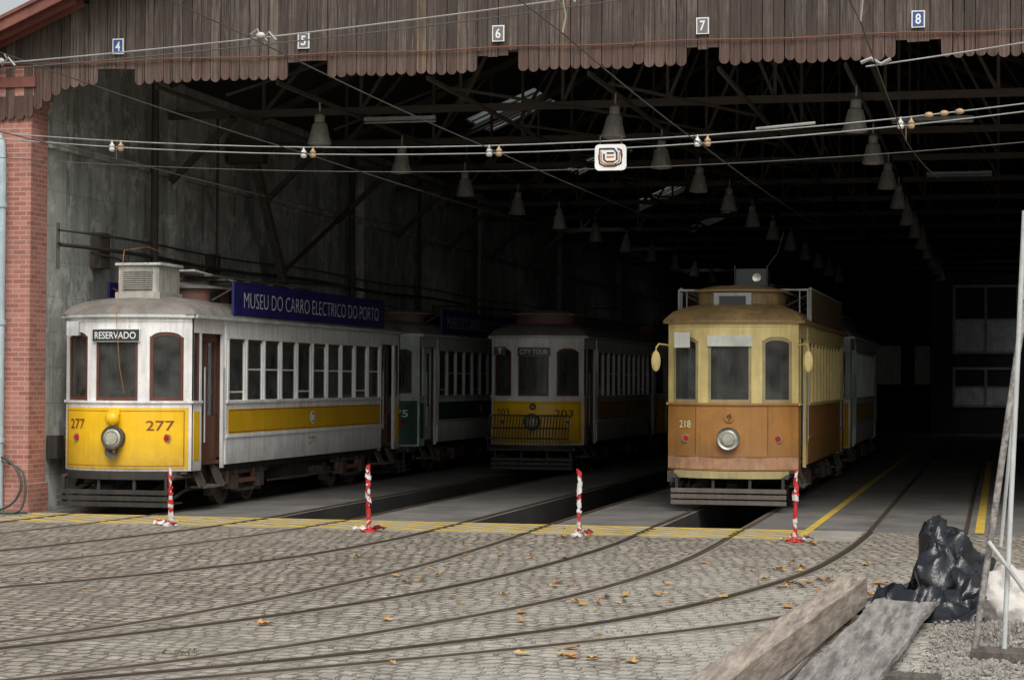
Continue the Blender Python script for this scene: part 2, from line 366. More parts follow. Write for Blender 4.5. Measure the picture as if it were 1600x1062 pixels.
# ---------------------------------------------------------------- ground
TR = [-14.5, -11.0, -7.65, -4.55, -1.2]
FY = 31.1
g = G('ground', single=True)
S = 700
g.add('g', 'setts', [(-S,-S,0),(S,-S,0),(S,FY,0),(-S,FY,0)], [(0,1,2,3)])
g.add('g', 'setts', [(-S,FY,0),(-16.2,FY,0),(-16.2,S,0),(-S,S,0)], [(0,1,2,3)])
g.add('g', 'setts', [(6.7,FY,0),(S,FY,0),(S,S,0),(6.7,S,0)], [(0,1,2,3)])
g.add('g', 'setts', [(-16.2,105,0),(6.7,105,0),(6.7,S,0),(-16.2,S,0)], [(0,1,2,3)])
g.done()
g = G('depot_floor')
xs = [-16.2]
for c in TR[:4]: xs += [c-.62, c+.62]
xs += [6.7]
PE = 88
for i in range(0, len(xs), 2):
    g.add('concrete', 'floor', [(xs[i],FY,0),(xs[i+1],FY,0),(xs[i+1],PE,0),(xs[i],PE,0)], [(0,1,2,3)])
g.add('concrete', 'floor', [(-16.2,PE,0),(6.7,PE,0),(6.7,105,0),(-16.2,105,0)], [(0,1,2,3)])
for c in TR[:4]:
    a, b_ = c-.62, c+.62; D = -1.4
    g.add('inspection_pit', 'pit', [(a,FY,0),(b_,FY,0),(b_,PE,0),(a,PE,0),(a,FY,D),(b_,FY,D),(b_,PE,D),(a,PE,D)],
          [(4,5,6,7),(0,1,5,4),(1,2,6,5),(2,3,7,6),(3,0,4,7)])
g.done()
g = G('pavement', single=True)
g.box('p', 'thresh', -16.0, -1.9, 29.1, FY-.002, -.05, .005); g.done()
g = G('road_markings', single=True)
def stripe(p, q, w, z=.011): g.ribbon('m', 'yellow_line', [p, q], w, z-.004, z)
for y in (29.35, 30.95): stripe((-15.9, y), (-2.75, y), .11)
x = -17.2
while x < -2.9:
    a = Vector((x, 30.9)); b_ = Vector((x+2.4, 29.4))
    if a.x < -15.9: t = (-15.9-a.x)/(b_.x-a.x); a = a.lerp(b_, t)
    if b_.x > -2.8: t = (-2.8-a.x)/(b_.x-a.x); b_ = a.lerp(b_, t)
    stripe(tuple(a), tuple(b_), .10, .0095)
    x += .62
stripe((-2.85, 29.3), (-2.75, 70), .13, .010)
stripe((-.28, 31.2), (-.25, 60), .14, .010)
g.done()
g = G('tram_tracks')
curves = [
 [(-15.2,31),(-15.7,27),(-17,22.5),(-20,17)],
 [(-13.78,31),(-14.2,27.3),(-15.5,22.5),(-18.5,17)],
 [(-11.72,31),(-12.1,27.5),(-13.4,22.6),(-16,18.2)],
 [(-10.28,31),(-10.7,27),(-11.9,21.9),(-14.2,17.6),(-17,14)],
 [(-8.37,31),(-8.5,27),(-9.1,23.4),(-10.7,19.75),(-13.4,16)],
 [(-6.93,31),(-6.85,27),(-7.0,22.6),(-7.7,18),(-8.9,14.8),(-11,11.5)],
 [(-5.27,31),(-5.3,26.5),(-5.8,22),(-6.8,18.4),(-8.6,14.8),(-11,11.3)],
 [(-3.83,31),(-3.87,25.5),(-4.3,21.4),(-5.15,18.2),(-6.5,15.1),(-9,11.3)],
 [(-1.92,31),(-2.05,27),(-2.4,23.3),(-3.4,19.3),(-5.1,16.2),(-7.2,13.6),(-9.5,11)],
 [(-.48,31),(-.6,26.5),(-1.15,22),(-2.1,19.4),(-3.6,17.1),(-5.7,14.6),(-8,12.2)]]
for i, c in enumerate(curves):
    p = catmull(c, 14); sg = 1 if i % 2 == 0 else -1
    p2 = [Vector((c[0][0], 95.)), Vector((c[0][0], 31.))]
    for q in (p2, p):
        if q is p2:
            g.ribbon('rail_head', 'rail', q, .065, -.05, .022)
        else:
            g.ribbon('rail_bed', 'bed', q, .20, 0, .0065, -.02*sg)
            g.ribbon('rail_groove', 'groove', q, .05, 0, .009, -.053*sg)
            g.ribbon('rail_head', 'rail', q, .055, 0, .016)
g.done()

# ---------------------------------------------------------------- depot building
def R(x): return 8.2+.42*((x if x < -5 else -10-x)+16.2)
d = G('tram_depot')
d.box('brick_wall', 'brick', -30, -16.04, 31.0, 31.6, 0, 7.25)
d.box('brick_wall', 'brick', -30, -16.00, 30.94, 31.66, 0, .5)
for k, (o, z0, z1) in enumerate([(.03,6.95,7.05),(.07,7.1,7.25),(.12,7.25,7.42),(.07,7.42,7.62)]):
    d.box('pillar_capital', 'redwood' if k == 2 else 'brick', -30-o, -16.04+o, 31.0-o, 31.6+o, z0, z1)
d.box('brick_wall', 'brick', 6.3, 14, 31.0, 31.6, 0, 7.6)
d.box('side_wall', 'wall', -16.4, -16.1, 31.6, 105, 0, 8.25)
d.box('side_wall', 'wall', 6.6, 6.9, 31.6, 105, 0, 8.1)
for y in (36.9, 49, 61, 73, 85): d.box('wall_pier', 'wall', -16.1, -15.93, y, y+.45, 0, 8.2)
d.box('wall_ledge', 'wall', -16.1, -15.98, 31.66, 105, 6.3, 6.42)
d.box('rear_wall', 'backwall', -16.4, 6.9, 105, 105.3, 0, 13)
d.box('rear_office', 'backwall', -3.0, 6.5, 92, 98, 0, 7.2)
for (x0, x1, z0, z1) in [(-2.0, .9, 3.6, 6.7), (-2.0, .9, 1.2, 3.0)]:
    d.box('office_frame', 'grey', x0, x1, 91.93, 91.99, z0, z0+.12); d.box('office_frame', 'grey', x0, x1, 91.93, 91.99, z1-.12, z1)
    for k in range(3):
        xx = x0+(x1-x0-.12)*k/2; d.box('office_frame', 'grey', xx, xx+.12, 91.92, 91.985, z0+.12, z1-.12)
    d.box('office_frame', 'grey', x0+.12, x1-.12, 91.94, 91.98, (z0+z1)/2-.04, (z0+z1)/2+.04)
    d.box('office_panes', 'pane', x0+.12, x1-.12, 91.95, 91.995, z0+.12, (z0+z1)/2-.04)
for x0 in (-9.5, -6.8, -4.2): d.box('rear_panels', 'pane', x0, x0+1.9, 104.9, 104.98, 2.2, 4.2)
NX = [-14.4, -11.1, -7.8, -4.5, -1.19, 2.1, 5.4]
bw = .17; i0 = math.floor(-17.0/bw); i1 = math.floor(6.6/bw)
for i in range(i0, i1):
    gp = random.choice((.003,.003,.006,.012))
    xa = i*bw+gp; xb = (i+1)*bw-.003; xc = (xa+xb)/2
    zb = 7.25+random.uniform(-.028, .018)
    if random.random() < .06: zb += random.uniform(.02, .08)
    if xc < -15.1: zb -= .55*min(1, (-15.1-xc)/1.0)**1.6
    if xc > 5.6: zb -= .5*((xc-5.6))**1.6
    slot = any(abs(xc-c) < .32 for c in NX)
    yo = 30.93+random.uniform(-.010, .010); th = .035
    pr = []
    if slot: zb += .27; pr = [(xa, zb), (xb, zb)]
    else:
        for k in range(7):
            t = math.pi*k/6; pr.append((xc-(xb-xa)/2*math.cos(t), zb+.075-.075*math.sin(t)))
    zt = R(xc)-.05
    prof = pr+[(xb, zt), (xa, zt)]; n_ = len(prof)
    V = [(px, yo, pz) for px, pz in prof]+[(px, yo+th, pz) for px, pz in prof]
    F = [tuple(range(n_)), tuple(range(2*n_-1, n_-1, -1))]+[(k, n_+k, n_+(k+1) % n_, (k+1) % n_) for k in range(n_)]
    d.add('scalloped_fascia', 'boards', V, F)
d.box('fascia_beam', 'timberdark', -16.0, 6.3, 31.0, 31.3, 7.62, 7.95)
d.tube('rusty_conduit', 'rust', [(-17+i*.6, 30.88+.01*math.sin(i*2.1), 7.63+.015*math.sin(i*1.3)-(.05 if i > 30 else 0)) for i in range(39)], .013)
for i in range(9): d.cyl('conduit_clips', 'iron', (-15.6+i*2.5, 30.86, 7.58), (-15.6+i*2.5, 30.92, 7.70), .015)
def slab(nm, mt, xa, xb, ya, yb, off=0, t=.12):
    V = [(x_, y_, R(x_)+off+z_) for z_ in (0, t) for x_, y_ in ((xa,ya),(xb,ya),(xb,yb),(xa,yb))]
    d.add(nm, mt, V, [(0,3,2,1),(4,5,6,7),(0,1,5,4),(1,2,6,5),(2,3,7,6),(3,0,4,7)])
slab('barge_board', 'redwood', -17.9, -5, 30.2, 30.26, -.1, .24); slab('barge_board', 'redwood', -5, 7.9, 30.2, 30.26, -.1, .24)
slab('barge_moulding', 'redwood', -17.9, -5, 30.15, 30.2, .08, .06)
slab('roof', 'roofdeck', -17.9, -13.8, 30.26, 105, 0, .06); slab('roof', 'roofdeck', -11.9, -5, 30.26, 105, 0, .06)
SK = [51, 63, 76, 89]; y = 30.26; SL = 2.8
for s0 in SK+[105]:
    slab('roof', 'roofdeck', -13.8, -11.9, y, s0, 0, .06); y = s0+SL
for s0 in SK:
    V = [(x_, y_, R(x_)+.03) for x_, y_ in ((-13.8,s0),(-11.9,s0),(-11.9,s0+SL),(-13.8,s0+SL))]
    d.add('added_rooflight_glass', 'skyglass', V, [(0,1,2,3)])
    for k in range(1, 5): slab('skylight_bars', 'steel', -13.8, -11.9, s0+k*SL/5-.05, s0+k*SL/5+.05, -.02, .04)
slab('roof', 'roofdeck', -5, 3.0, 30.26, 105, 0, .06); slab('roof', 'roofdeck', 5.5, 7.9, 30.26, 105, 0, .06)
slab('roof', 'roofdeck', 3.0, 5.5, 30.26, 82, 0, .06); slab('roof', 'roofdeck', 3.0, 5.5, 90, 105, 0, .06)
d.add('added_rooflight_glass', 'skyglass', [(x_, y_, R(x_)+.03) for x_, y_ in ((3.0,82),(5.5,82),(5.5,90),(3.0,90))], [(0,1,2,3)])  # added rooflight, out of view, put in to brighten the rear office front
d.box('roof_soffit_beam', 'redwood', -18, -16.5, 30.3, 30.9, 7.62, 7.80)
for y in (30.5, 30.8): d.beam('soffit_rafters', 'redwood', (-17.9, y, R(-17.9)-.08), (-15.0, y, R(-15.0)-.08), .06, .12)
y = 36.7; ti = 0
while y < 100:
    for xa, xb in ((-16, -5), (-5, 6)):
        d.beam('roof_truss', 'steel', (xa, y, R(xa)-.15), (xb, y, R(xb)-.15), .12, .16)
    d.beam('roof_truss', 'steel', (-16, y, 7.5), (6, y, 7.5), .10, .14)
    if ti < 7:
        n_ = 11; px = [-16+22*k/n_ for k in range(n_+1)]
        for k in range(1, n_):
            d.beam('truss_web', 'steel', (px[k], y, 7.5), (px[k], y, R(px[k])-.15), .06, .06)
            q = k+1 if px[k] < -5 else k-1
            d.beam('truss_web', 'steel', (px[k], y, 7.5), (px[q], y, R(px[q])-.15), .06, .06)
        d.beam('knee_brace', 'steel', (-15.95, y, 6.2), (-14.6, y, 7.45), .10, .12)
    y += 5.1; ti += 1
for x_ in (-14.2, -11.97, -9.3, -6.55, -4.4, -2.37, 1.8):
    d.beam('longitudinal_ties', 'steel', (x_, 32, 7.36), (x_, 100, 7.36), .05, .07)
for k in range(5):
    yy = 33.5+k*5.1
    d.beam('cross_bracing', 'steel', (-13.5+k*.3, yy, 7.4), (-11.6, yy+2.5, 8.6), .04, .05)
    d.beam('cross_bracing', 'steel', (-9.3, yy, 7.4), (-6.5, yy+5.1, 7.42), .04, .05)
    d.beam('cross_bracing', 'steel', (-6.5, yy, 7.4), (-4.4, yy+5.1, 7.42), .04, .05)
for y in (35.7, 47.8, 60): d.cyl('vertical_pipe', 'iron', (-15.85, y, 0), (-15.85, y, 8.0), .075, n=10)
d.cyl('vertical_pipe', 'iron', (-15.9, 39.0, 4.6), (-15.9, 39.0, 8.0), .03, n=8); d.cyl('vertical_pipe', 'iron', (-15.9, 54.0, 0), (-15.9, 54.0, 8.0), .06, n=8)
d.box('junction_box', 'iron', -16.08, -15.88, 33.4, 33.8, 4.3, 4.95); d.box('junction_box', 'iron', -16.08, -15.9, 38.8, 39.2, 4.5, 4.9)
for z, r in ((4.87, .022), (4.62, .04)):
    d.tube('wall_conduit', 'darkwire' if z > 4.7 else 'iron', [(-15.86, 31.7+i*1.5, z+.03*math.sin(i*.9)) for i in range(40)], r)
d.tube('wall_conduit', 'darkwire', [(-15.86, 33.0+i*1.0, 4.55-.25*i**.5*.3+.05*math.sin(i*2.2)) for i in range(24)], .018)
d.cyl('wall_conduit', 'iron', (-15.9, 31.75, 4.2), (-15.9, 31.75, 5.0), .03)
d.beam('timber_strut', 'timberdark', (-15.5, 40.1, 6.95), (-15.5, 42.0, 4.4), .16, .18)
d.beam('timber_strut', 'steel', (-15.6, 42.2, 4.7), (-15.6, 46.8, 6.5), .06, .08)
d.box('wall_bracket', 'steel', -16.0, -15.2, 39.8, 40.1, 6.9, 7.4)
d.box('yellow_wall_box', 'ochre', -16.08, -15.96, 32.05, 32.25, .95, 1.25)
d.box('yellow_wall_box', 'black', -16.08, -15.88, 31.75, 32.0, .9, 1.3)
d.tube('downpipe', 'pipe', [(-17.4, 30.86, 6.65), (-16.95, 30.84, 6.62), (-16.62, 30.84, 6.5), (-16.52, 30.84, 6.3), (-16.5, 30.84, 5.9), (-16.5, 30.84, 0)], .075, 12)
for z in (1.2, 3.2, 5.2): d.lathe('pipe_collar', 'pipe', (-16.5, 30.84, z), [(0,.075),(0,.095),(.08,.095),(.08,.075)])
d.done()
g = G('hose', single=True)
g.tube('h', 'hose', catmull([(-16.75,30.85,1.0),(-16.3,30.8,.9),(-16.05,30.78,.55),(-16.15,30.7,.2),(-16.5,30.6,.06),(-16.9,30.5,.25),(-16.6,30.65,.05),(-15.9,30.7,.03)], 8), .022); g.done()
g = G('hose', single=True)
g.tube('h', 'hose', catmull([(-16.6,30.8,.95),(-16.05,30.83,.7),(-16.0,30.7,.1),(-16.4,30.55,.03),(-17,30.4,.03)], 8), .018); g.done()

for k, (s, mt) in enumerate([('4','bluepl'),('5','slate'),('6','slate'),('7','slate'),('8','bluepl')]):
    x = NX[k]; z = (7.88, 7.86, 7.86, 7.86, 7.84)[k]
    g = G('number_plate', (x, 30.9, z))
    g.box('plate_border', 'ltr_white', -.10, .10, -.02, 0, -.13, .13)
    g.box('plate_face', mt, -.082, .082, -.026, -.018, -.112, .112)
    g.text('digit', 'ltr_white', s, lambda u, v: (u*.085, -.030, v*.16), .02); g.done()

lamp_me = None
prof = [(0,.205),(.015,.218),(.05,.212),(.12,.192),(.22,.165),(.33,.142),(.38,.125),(.40,.09),(.42,.095),(.54,.09),(.58,.055),(.60,.02),(.80,.016)]
for xi, x in enumerate((-11.97, -6.55, -2.37)):
    for k in range(11):
        y = 34.2+5.1*k
        if lamp_me is None:
            g = G('pendant_lamp', (x, y, 6.55), single=True)
            g.lathe('l', 'alu', (0,0,0), prof, n=20); g.lathe('l', 'alu', (0,0,0), [(.0,.20),(.19,.15),(.33,.10),(.36,.0)]); g.done(); lamp_me = g.last.data
        else:
            o = bpy.data.objects.new('pendant_lamp', lamp_me); o.location = (x, y, 6.55); o.rotation_euler = (random.uniform(-.05,.05), random.uniform(-.05,.05), 0); col.objects.link(o)
for (x, y, l) in ((-1.2, 38, 1.5), (-11.0, 36, 1.4), (-.9, 48, 1.5)):
    g = G('fluorescent_batten', (x, y, 7.2)); g.box('housing', 'grey', -l/2, l/2, -.05, .05, 0, .07); g.cyl('tube', 'grey', (-l/2, 0, -.03), (l/2, 0, -.03), .018)
    for s_ in (-.4, .4): g.cyl('hanger', 'iron', (s_, 0, .07), (s_, 0, .3), .008)
    g.done()

# ---------------------------------------------------------------- trams
def tram(X, Y, L, c):
    t = G('tram', (X, Y, 0)); W = 1.17
    up, fr = c['up'], c['frame']
    def fy(x): return .52*(abs(x)/W)**2.3
    def cp(nm, mt, x0, x1, z0, z1, off, th, n=None):
        n = n or max(2, int((x1-x0)/.09)); f0 = z0 if callable(z0) else (lambda q: z0); f1 = z1 if callable(z1) else (lambda q: z1)
        V = []; F = []
        for i in range(n+1):
            x = x0+(x1-x0)*i/n; y = fy(min(abs(x), W))-off
            V += [(x,y,f0(x)),(x,y,f1(x)),(x,y+th,f1(x)),(x,y+th,f0(x))]
        for i in range(n):
            o = i*4; F += [(o+k, o+4+k, o+4+(k+1) % 4, o+(k+1) % 4) for k in range(4)]
        F += [(0,1,2,3), (n*4+3,n*4+2,n*4+1,n*4)]
        t.add(nm, mt, V, F)
    def ftext(s, xc, zc, w, h, mt, off=.02, o=.0):
        t.text('lettering', mt, s, lambda u, v: (xc+u*w, fy(xc+u*w)-off, zc+v*h), o)
    ZB, ZW, ZT, ZE = .72, 1.92, 3.09, 3.34
    wins = [(-1.06, -.57), (-.385, .385), (.57, 1.06)]
    def arch(x):
        for a, b_ in (wins[0], wins[2]):
            if a <= x <= b_: return ZT-.10*(abs((x-(a+b_)/2)/((b_-a)/2)))**3.2
        return ZT
    for end in (0, 1):
        t.xf = (lambda v: (-v[0], L-v[1], v[2])) if end else None
        cp('front_apron', c['apron'], -W, W, ZB, ZW-.04, 0, .05)
        if c.get('panel'):
            cp('front_panel', c['panel'], -1.13, 1.13, ZB+.04, ZW-.12, .008, .02)
            for (a, b_, z0, z1) in ((-1.08,1.08,ZB+.09,ZB+.10),(-1.08,1.08,ZW-.18,ZW-.17),(-1.08,-1.07,ZB+.10,ZW-.18),(1.07,1.08,ZB+.10,ZW-.18)):
                cp('pinstripe', 'maroon', a, b_, z0, z1, .0105, .004)
        if c.get('wear'):
            cp('worn_lower_band', 'pinkwear', -W, W, ZB+.03, lambda x: ZB+.22+.02*math.sin(x*9)+.03*abs(x), .006, .02, 30)
            cp('front_rib', c['apron'], -W, W, ZB+.25, ZB+.275, .014, .02)
            for a in (-.62, .66): cp('panel_joint', 'ochreboard', a, a+.012, ZB+.28, ZW-.04, .004, .01, 2)
        cp('belt_rail', up if not c.get('wear') else c['apron'], -W-.01, W+.01, ZW-.04, ZW, .035, .09)
        for a, b_ in ((-W,-1.06),(-.57,-.385),(.385,.57),(1.06,W)):
            cp('front_posts', up, a, b_, ZW, ZT, 0, .07, 3)
        cp('front_header', up, -W, W, arch, ZE, 0, .07, 40)
        cp('header_bead', up, -W, W, ZE-.07, ZE-.04, .015, .02)
        for i, (a, b_) in enumerate(wins):
            ar = arch
            cp('window_frames', fr, a, a+.05, ZW, lambda x: ar(x)-.0, -.02, .035, 2); cp('window_frames', fr, b_-.05, b_, ZW, lambda x: ar(x), -.02, .035, 2)
            cp('window_frames', fr, a+.05, b_-.05, ZW, ZW+.06, -.02, .035); cp('window_frames', fr, a+.05, b_-.05, lambda x: ar(x)-.06, ar, -.02, .035)
            cp('windscreen_glass', 'glass', a+.05, b_-.05, ZW+.06, lambda x: ar(x)-.06, -.035, .006)
        cp('cornice', c['corn'], -1.23, 1.23, ZE, ZE+.06, .08, .26)
        N = 26; out = []
        for k in range(5): out.append((-1.25, 1.8-(1.8-.55)*k/5))
        for k in range(17):
            x = -1.25+2.5*k/16; out.append((x, fy(min(abs(x), W))-.09))
        for k in range(1, 6): out.append((1.25, .55+(1.8-.55)*k/5))
        V = []; F = []; nr = 9; m_ = len(out)
        for j in range(nr+1):
            r = 1-j/nr
            z = ZE+.06+.36*(max(0, 1-r**2.3))**.62
            for (x, y) in out: V.append((x*r, 1.8+(y-1.8)*r, z))
        for j in range(nr):
            F += [(j*m_+k, j*m_+k+1, (j+1)*m_+k+1, (j+1)*m_+k) for k in range(m_-1)]
        t.add('dome_canopy', c['dome'], V, F)
        cp('bumper', c['bump'], -1.02, 1.02, ZB-.13, ZB-.005, .13, .2)
        cp('bumper_sill', 'iron', -1.1, 1.1, ZB-.05, ZB, -.02, .1)
        for k in range(3): t.box('lifeguard_slats', 'black' if not c.get('wear') else 'slatwood', -1.02, 1.02, -.10-.01*k, -.06-.01*k, .13+.105*k, .205+.105*k)
        for x in (-.95, -.3, .35, .93):
            t.box('lifeguard_brackets', 'black', x, x+.05, -.055, -.01, .13, .62)
            t.beam('lifeguard_brackets', 'black', (x, 0, .2), (x, 1.4, .5), .04, .04)
        for k in range(5): t.box('lifeguard_tray', 'iron', -.9, .9, .15+k*.14, .22+k*.14, .15, .17)
        for x in (-1.0, 1.0): t.cyl('bumper_brackets', 'iron', (x, .1, .62), (x, .9, .62), .04, n=8)
        hz = 1.29
        t.cyl('headlight_body', 'iron' if not c.get('wear') else 'ochre', (0, .02, hz), (0, -.10, hz), .19, .20, 24)
        t.lathe('headlight_bezel', 'iron' if not c.get('wear') else 'chrome', (0, -.10, hz), [(0,.205),(-.03,.205),(-.045,.19),(-.035,.155)], 'y', 28)
        t.lathe('headlight_lens', 'lens', (0, -.10, hz), [(-.035,.155),(-.06,.11),(-.068,.05),(-.07,.001)], 'y', 24)
        t.lathe('headlight_lens', 'chrome', (0, -.10, hz), [(-.055,.12),(-.075,.115),(-.06,.105)], 'y', 24)
        for x in (-.80, .84):
            y = fy(x); t.cyl('marker_lamps', 'chrome', (x, y+.02, hz), (x, y-.03, hz), .07, n=16); t.cyl('marker_lenses', 'red', (x, y-.03, hz), (x, y-.05, hz), .052, .04, 16)
        if c.get('bell'):
            t.ball('bell', 'yellow', (0, -.12, 1.62), (.125,.11,.125), 14); t.box('bell_bracket', 'yellow', -.10, .10, -.06, .01, 1.68, 1.78)
            t.lathe('horn', 'iron', (0, -.05, 1.06), [(-.0,.03),(-.06,.10),(-.09,.13)], 'y', 16)
        else:
            t.lathe('coupling_socket', 'ochre' if c.get('wear') else 'black', (0, 0, 1.66), [(.0,.08),(-.04,.08),(-.04,.05),(-.02,.04)], 'y', 16); t.beam('coupling_socket', 'inner', (0, -.05, 1.6), (.03, -.05, 1.74), .015, .015)
        if c.get('num'):
            if c.get('wear'): ftext(c['num'], -.82, 1.54, .22, .13, 'ltr_cream', .012, .012)
            else:
                ftext(c['num'], -.80, 1.52, .36, .17, c['numc'], .016, .008); ftext(c['num'], .74, 1.50, .42, .17, c['numc'], .016, .008)
        if c.get('dest'):
            x0, x1, z0, z1 = c['destr']
            cp('destination_board', 'signblack', x0, x1, z0, z1, .05, .04); cp('destination_border', 'ltr_white' if c.get('box') else 'grey', x0-.010, x1+.010, z0-.010, z1+.010, .045, .03)
            ftext(c['dest'], (x0+x1)/2, (z0+z1)/2, (x1-x0)*.88, (z1-z0)*.60, 'ltr_white', .056, .008)
        t.cyl('controller', 'iron', (-.35, .55, .9), (-.35, .55, 1.95), .16, n=14); t.cyl('controller_handle', 'chrome', (-.35, .55, 1.97), (-.15, .5, 2.0), .02, n=6)
        t.cyl('brake_stand', 'iron', (.45, .6, .9), (.45, .6, 1.95), .04, n=8); t.cyl('brake_wheel', 'chrome', (.45, .6, 1.95), (.45, .6, 1.98), .18, n=16)
        for x0, x1, z0, z1 in ((-1.12,-.42,.9,1.9),(.42,1.12,.9,1.9),(-1.12,-1.0,1.9,3.3),(1.0,1.12,1.9,3.3),(-.5,-.42,1.9,3.3),(.42,.5,1.9,3.3),(-1.0,-.5,2.95,3.3),(.5,1.0,2.95,3.3),(-.42,.42,2.9,3.3)):
            t.box('bulkhead', 'creamdull' if c.get('wear') and z0 > 1.8 else 'inner', x0, x1, 2.0, 2.06, z0, z1)
        t.box('platform_dash', 'inner', -1.0, 1.0, .56, .6, .85, 1.5)
        for s in (-1, 1):
            xo, xi = s*W, s*(W-.06)
            t.box('vestibule_side', up if not c.get('wear') else c['apron'], xi, xo, .52, .95, ZB, ZW-.04)
            if c.get('panel'): t.box('vestibule_panel', c['panel'], xo, xo+s*.008, .60, .86, ZB+.18, ZW-.18)
            t.box('vestibule_belt', up, xi, xo+s*.03, .50, .95, ZW-.04, ZW)
            t.box('vestibule_posts', up, xi, xo, .52, .60, ZW, ZT); t.box('vestibule_posts', up, xi, xo, .87, .95, ZW, ZT)
            t.box('vestibule_frame', fr, xi+s*.01, xo-s*.012, .60, .64, ZW, ZT); t.box('vestibule_frame', fr, xi+s*.01, xo-s*.012, .83, .87, ZW, ZT)
            t.box('vestibule_glass', 'glass', xi+s*.02, xi+s*.026, .64, .83, ZW, ZT)
            t.box('vestibule_header', up, xi, xo, .52, 2.0, ZT, ZE)
            dx = s*(W-.16)
            for a, b_, z0, z1 in ((1.0,1.07,.85,ZT),(1.42,1.48,.85,ZT),(1.86,1.93,.85,ZT),(1.07,1.42,.85,1.65),(1.48,1.86,.85,1.65),(1.07,1.42,2.95,ZT),(1.48,1.86,2.95,ZT)):
                t.box('door', c['door'], dx, dx+s*.04, a, b_, z0, z1)
            t.box('door_glass', 'glass', dx+s*.01, dx+s*.015, 1.07, 1.86, 1.65, 2.95)
            t.box('door_post', up, xi, xo, 1.93, 2.0, ZB, ZT)
            for yy in (.99, 1.9): t.cyl('grab_rail', 'grey', (s*(W+.04), yy, 1.2), (s*(W+.04), yy, 2.5), .014, n=8)
            t.box('step_board', 'slatwood', s*.85, s*1.22, 1.02, 1.9, .40, .44)
            for yy in (1.02, 1.86): t.beam('step_bracket', 'iron', (s*1.18, yy, .42), (s*1.0, yy, .82), .04, .3, (0,1,0))
            t.box('step_riser', 'iron', s*.85, s*.88, 1.02, 1.9, .44, .8)
    t.xf = None
    y0, y1 = 2.0, L-2.0; nw = c.get('nw', 10); BX = 1.2
    for s in (-1, 1):
        xi, xo = s*1.14, s*BX
        t.box('side_lower_panel', c['sidelow'], xi, xo, y0, y1, .78, 1.86)
        if c.get('stripe'):
            t.box('side_stripe', c['stripe'], xo, xo+s*.008, y0+.1, y1-.1, 1.32, 1.76)
            for z in (1.34, 1.73): t.box('side_pinstripe', 'maroon', xo+s*.008, xo+s*.011, y0+.13, y1-.13, z, z+.012)
        t.box('side_rub_rail', up if not c.get('wear') else c['sidelow'], xo, xo+s*.025, y0, y1, 1.25, 1.30)
        t.box('side_sill', up, xi, xo+s*.03, y0, y1, 1.86, 1.92)
        t.box('side_header', up, xi, xo, y0, y1, 3.02, ZE)
        t.box('side_bead', up, xo, xo+s*.02, y0, y1, 3.02, 3.06)
        t.box('side_cornice', c['corn'], s*1.1, s*1.27, .52, L-.52, ZE+.001, ZE+.058)
        pitch = (y1-y0-.16)/nw; pw = .15
        for k in range(nw+1):
            yy = y0+k*pitch; t.box('side_posts', up, xi, xo, yy, yy+pw+.01, 1.92, 3.02)
            t.box('post_batten', up, xo, xo+s*.018, yy+.05, yy+.11, 1.92, 3.02)
        for k in range(nw):
            a = y0+k*pitch+pw+.01; b_ = y0+(k+1)*pitch; sm = c.get('sash', fr)
            t.box('sash_frames', 'inner', xi+s*.012, xo-s*.02, a, a+.035, 1.92, 3.02); t.box('sash_frames', sm, xi+s*.0, xo-s*.03, b_-.03, b_, 1.92, 3.02)
            t.box('sash_frames', 'inner', xi+s*.012, xo-s*.012, a+.035, b_-.03, 2.96, 3.02)
            t.box('sash_rail', sm, xi+s*.008, xo-s*.025, a+.035, b_-.03, 2.46 if k % 4 else 2.05, 2.49 if k % 4 else 2.08)
            t.box('side_glass', 'glass', xi+s*.03, xi+s*.034, a+.035, b_-.03, 1.92, 2.96)
        if c.get('num') and not c.get('wear'):
            ym = (y0+y1)/2
            t.text('side_number', 'maroon', c['num'], lambda u, v: (xo+s*.003, ym+s*u*.4, 1.08+v*.15), .01)
            t.lathe('oval_plaque', 'ltr_white', (xo+s*.012, ym, 1.54), [(0,.13),(s*.006,.125),(s*.007,.001)], 'x', 20)
            t.lathe('oval_plaque_ring', 'black', (xo+s*.012, ym, 1.54), [(s*.0072,.10),(s*.009,.095),(s*.0072,.07)], 'x', 20)
        if c.get('board'):
            bx = s*1.2
            t.box('roof_sign_board', c['board'], bx, bx+s*.03, 2.3, L-1.9, 3.45, 4.03)
            t.box('roof_sign_trim', c['btrim'], bx-s*.01, bx+s*.035, 2.26, 2.3, 3.42, 4.06)
            t.box('roof_sign_trim', c['btrim'], bx-s*.01, bx+s*.035, 2.3, L-1.9, 4.03, 4.055)
            for k in range(6): yy = 2.4+k*(L-4.4)/5; t.beam('board_stays', 'iron', (bx-s*.01, yy, 3.95), (s*.72, yy, 3.7), .03, .03)
            if c.get('btext'):
                ym = (2.3+L-1.9)/2; ln = (L-4.2)
                t.text('board_lettering', 'ltr_grey', c['btext'], lambda u, v: (bx+s*.034, ym+s*u*ln*.90, 3.735+v*.28), -.014)
    V = []; F = []; n_ = 16
    for i in range(n_+1):
        x = -1.25+2.5*i/n_; r = abs(x)/1.25; z = ZE+.06+.36*(max(0, 1-r**2.3))**.62
        V += [(x, 1.8, z), (x, L-1.8, z)]
    for i in range(n_): F.append((2*i, 2*i+1, 2*i+3, 2*i+2))
    t.add('barrel_roof', c['roof'], V, F)
    cy = c.get('cy', .85); hw = .74
    def outline(e, yy0):
        o = [(-hw-e, L-yy0+0*e)]
        for k in range(13):
            a = math.pi*k/12; o.append((-(hw+e)*math.cos(a), yy0+.45-(.45+e)*math.sin(a)))
        o.append((hw+e, L-yy0)); return o
    o = outline(0, cy); m_ = len(o)
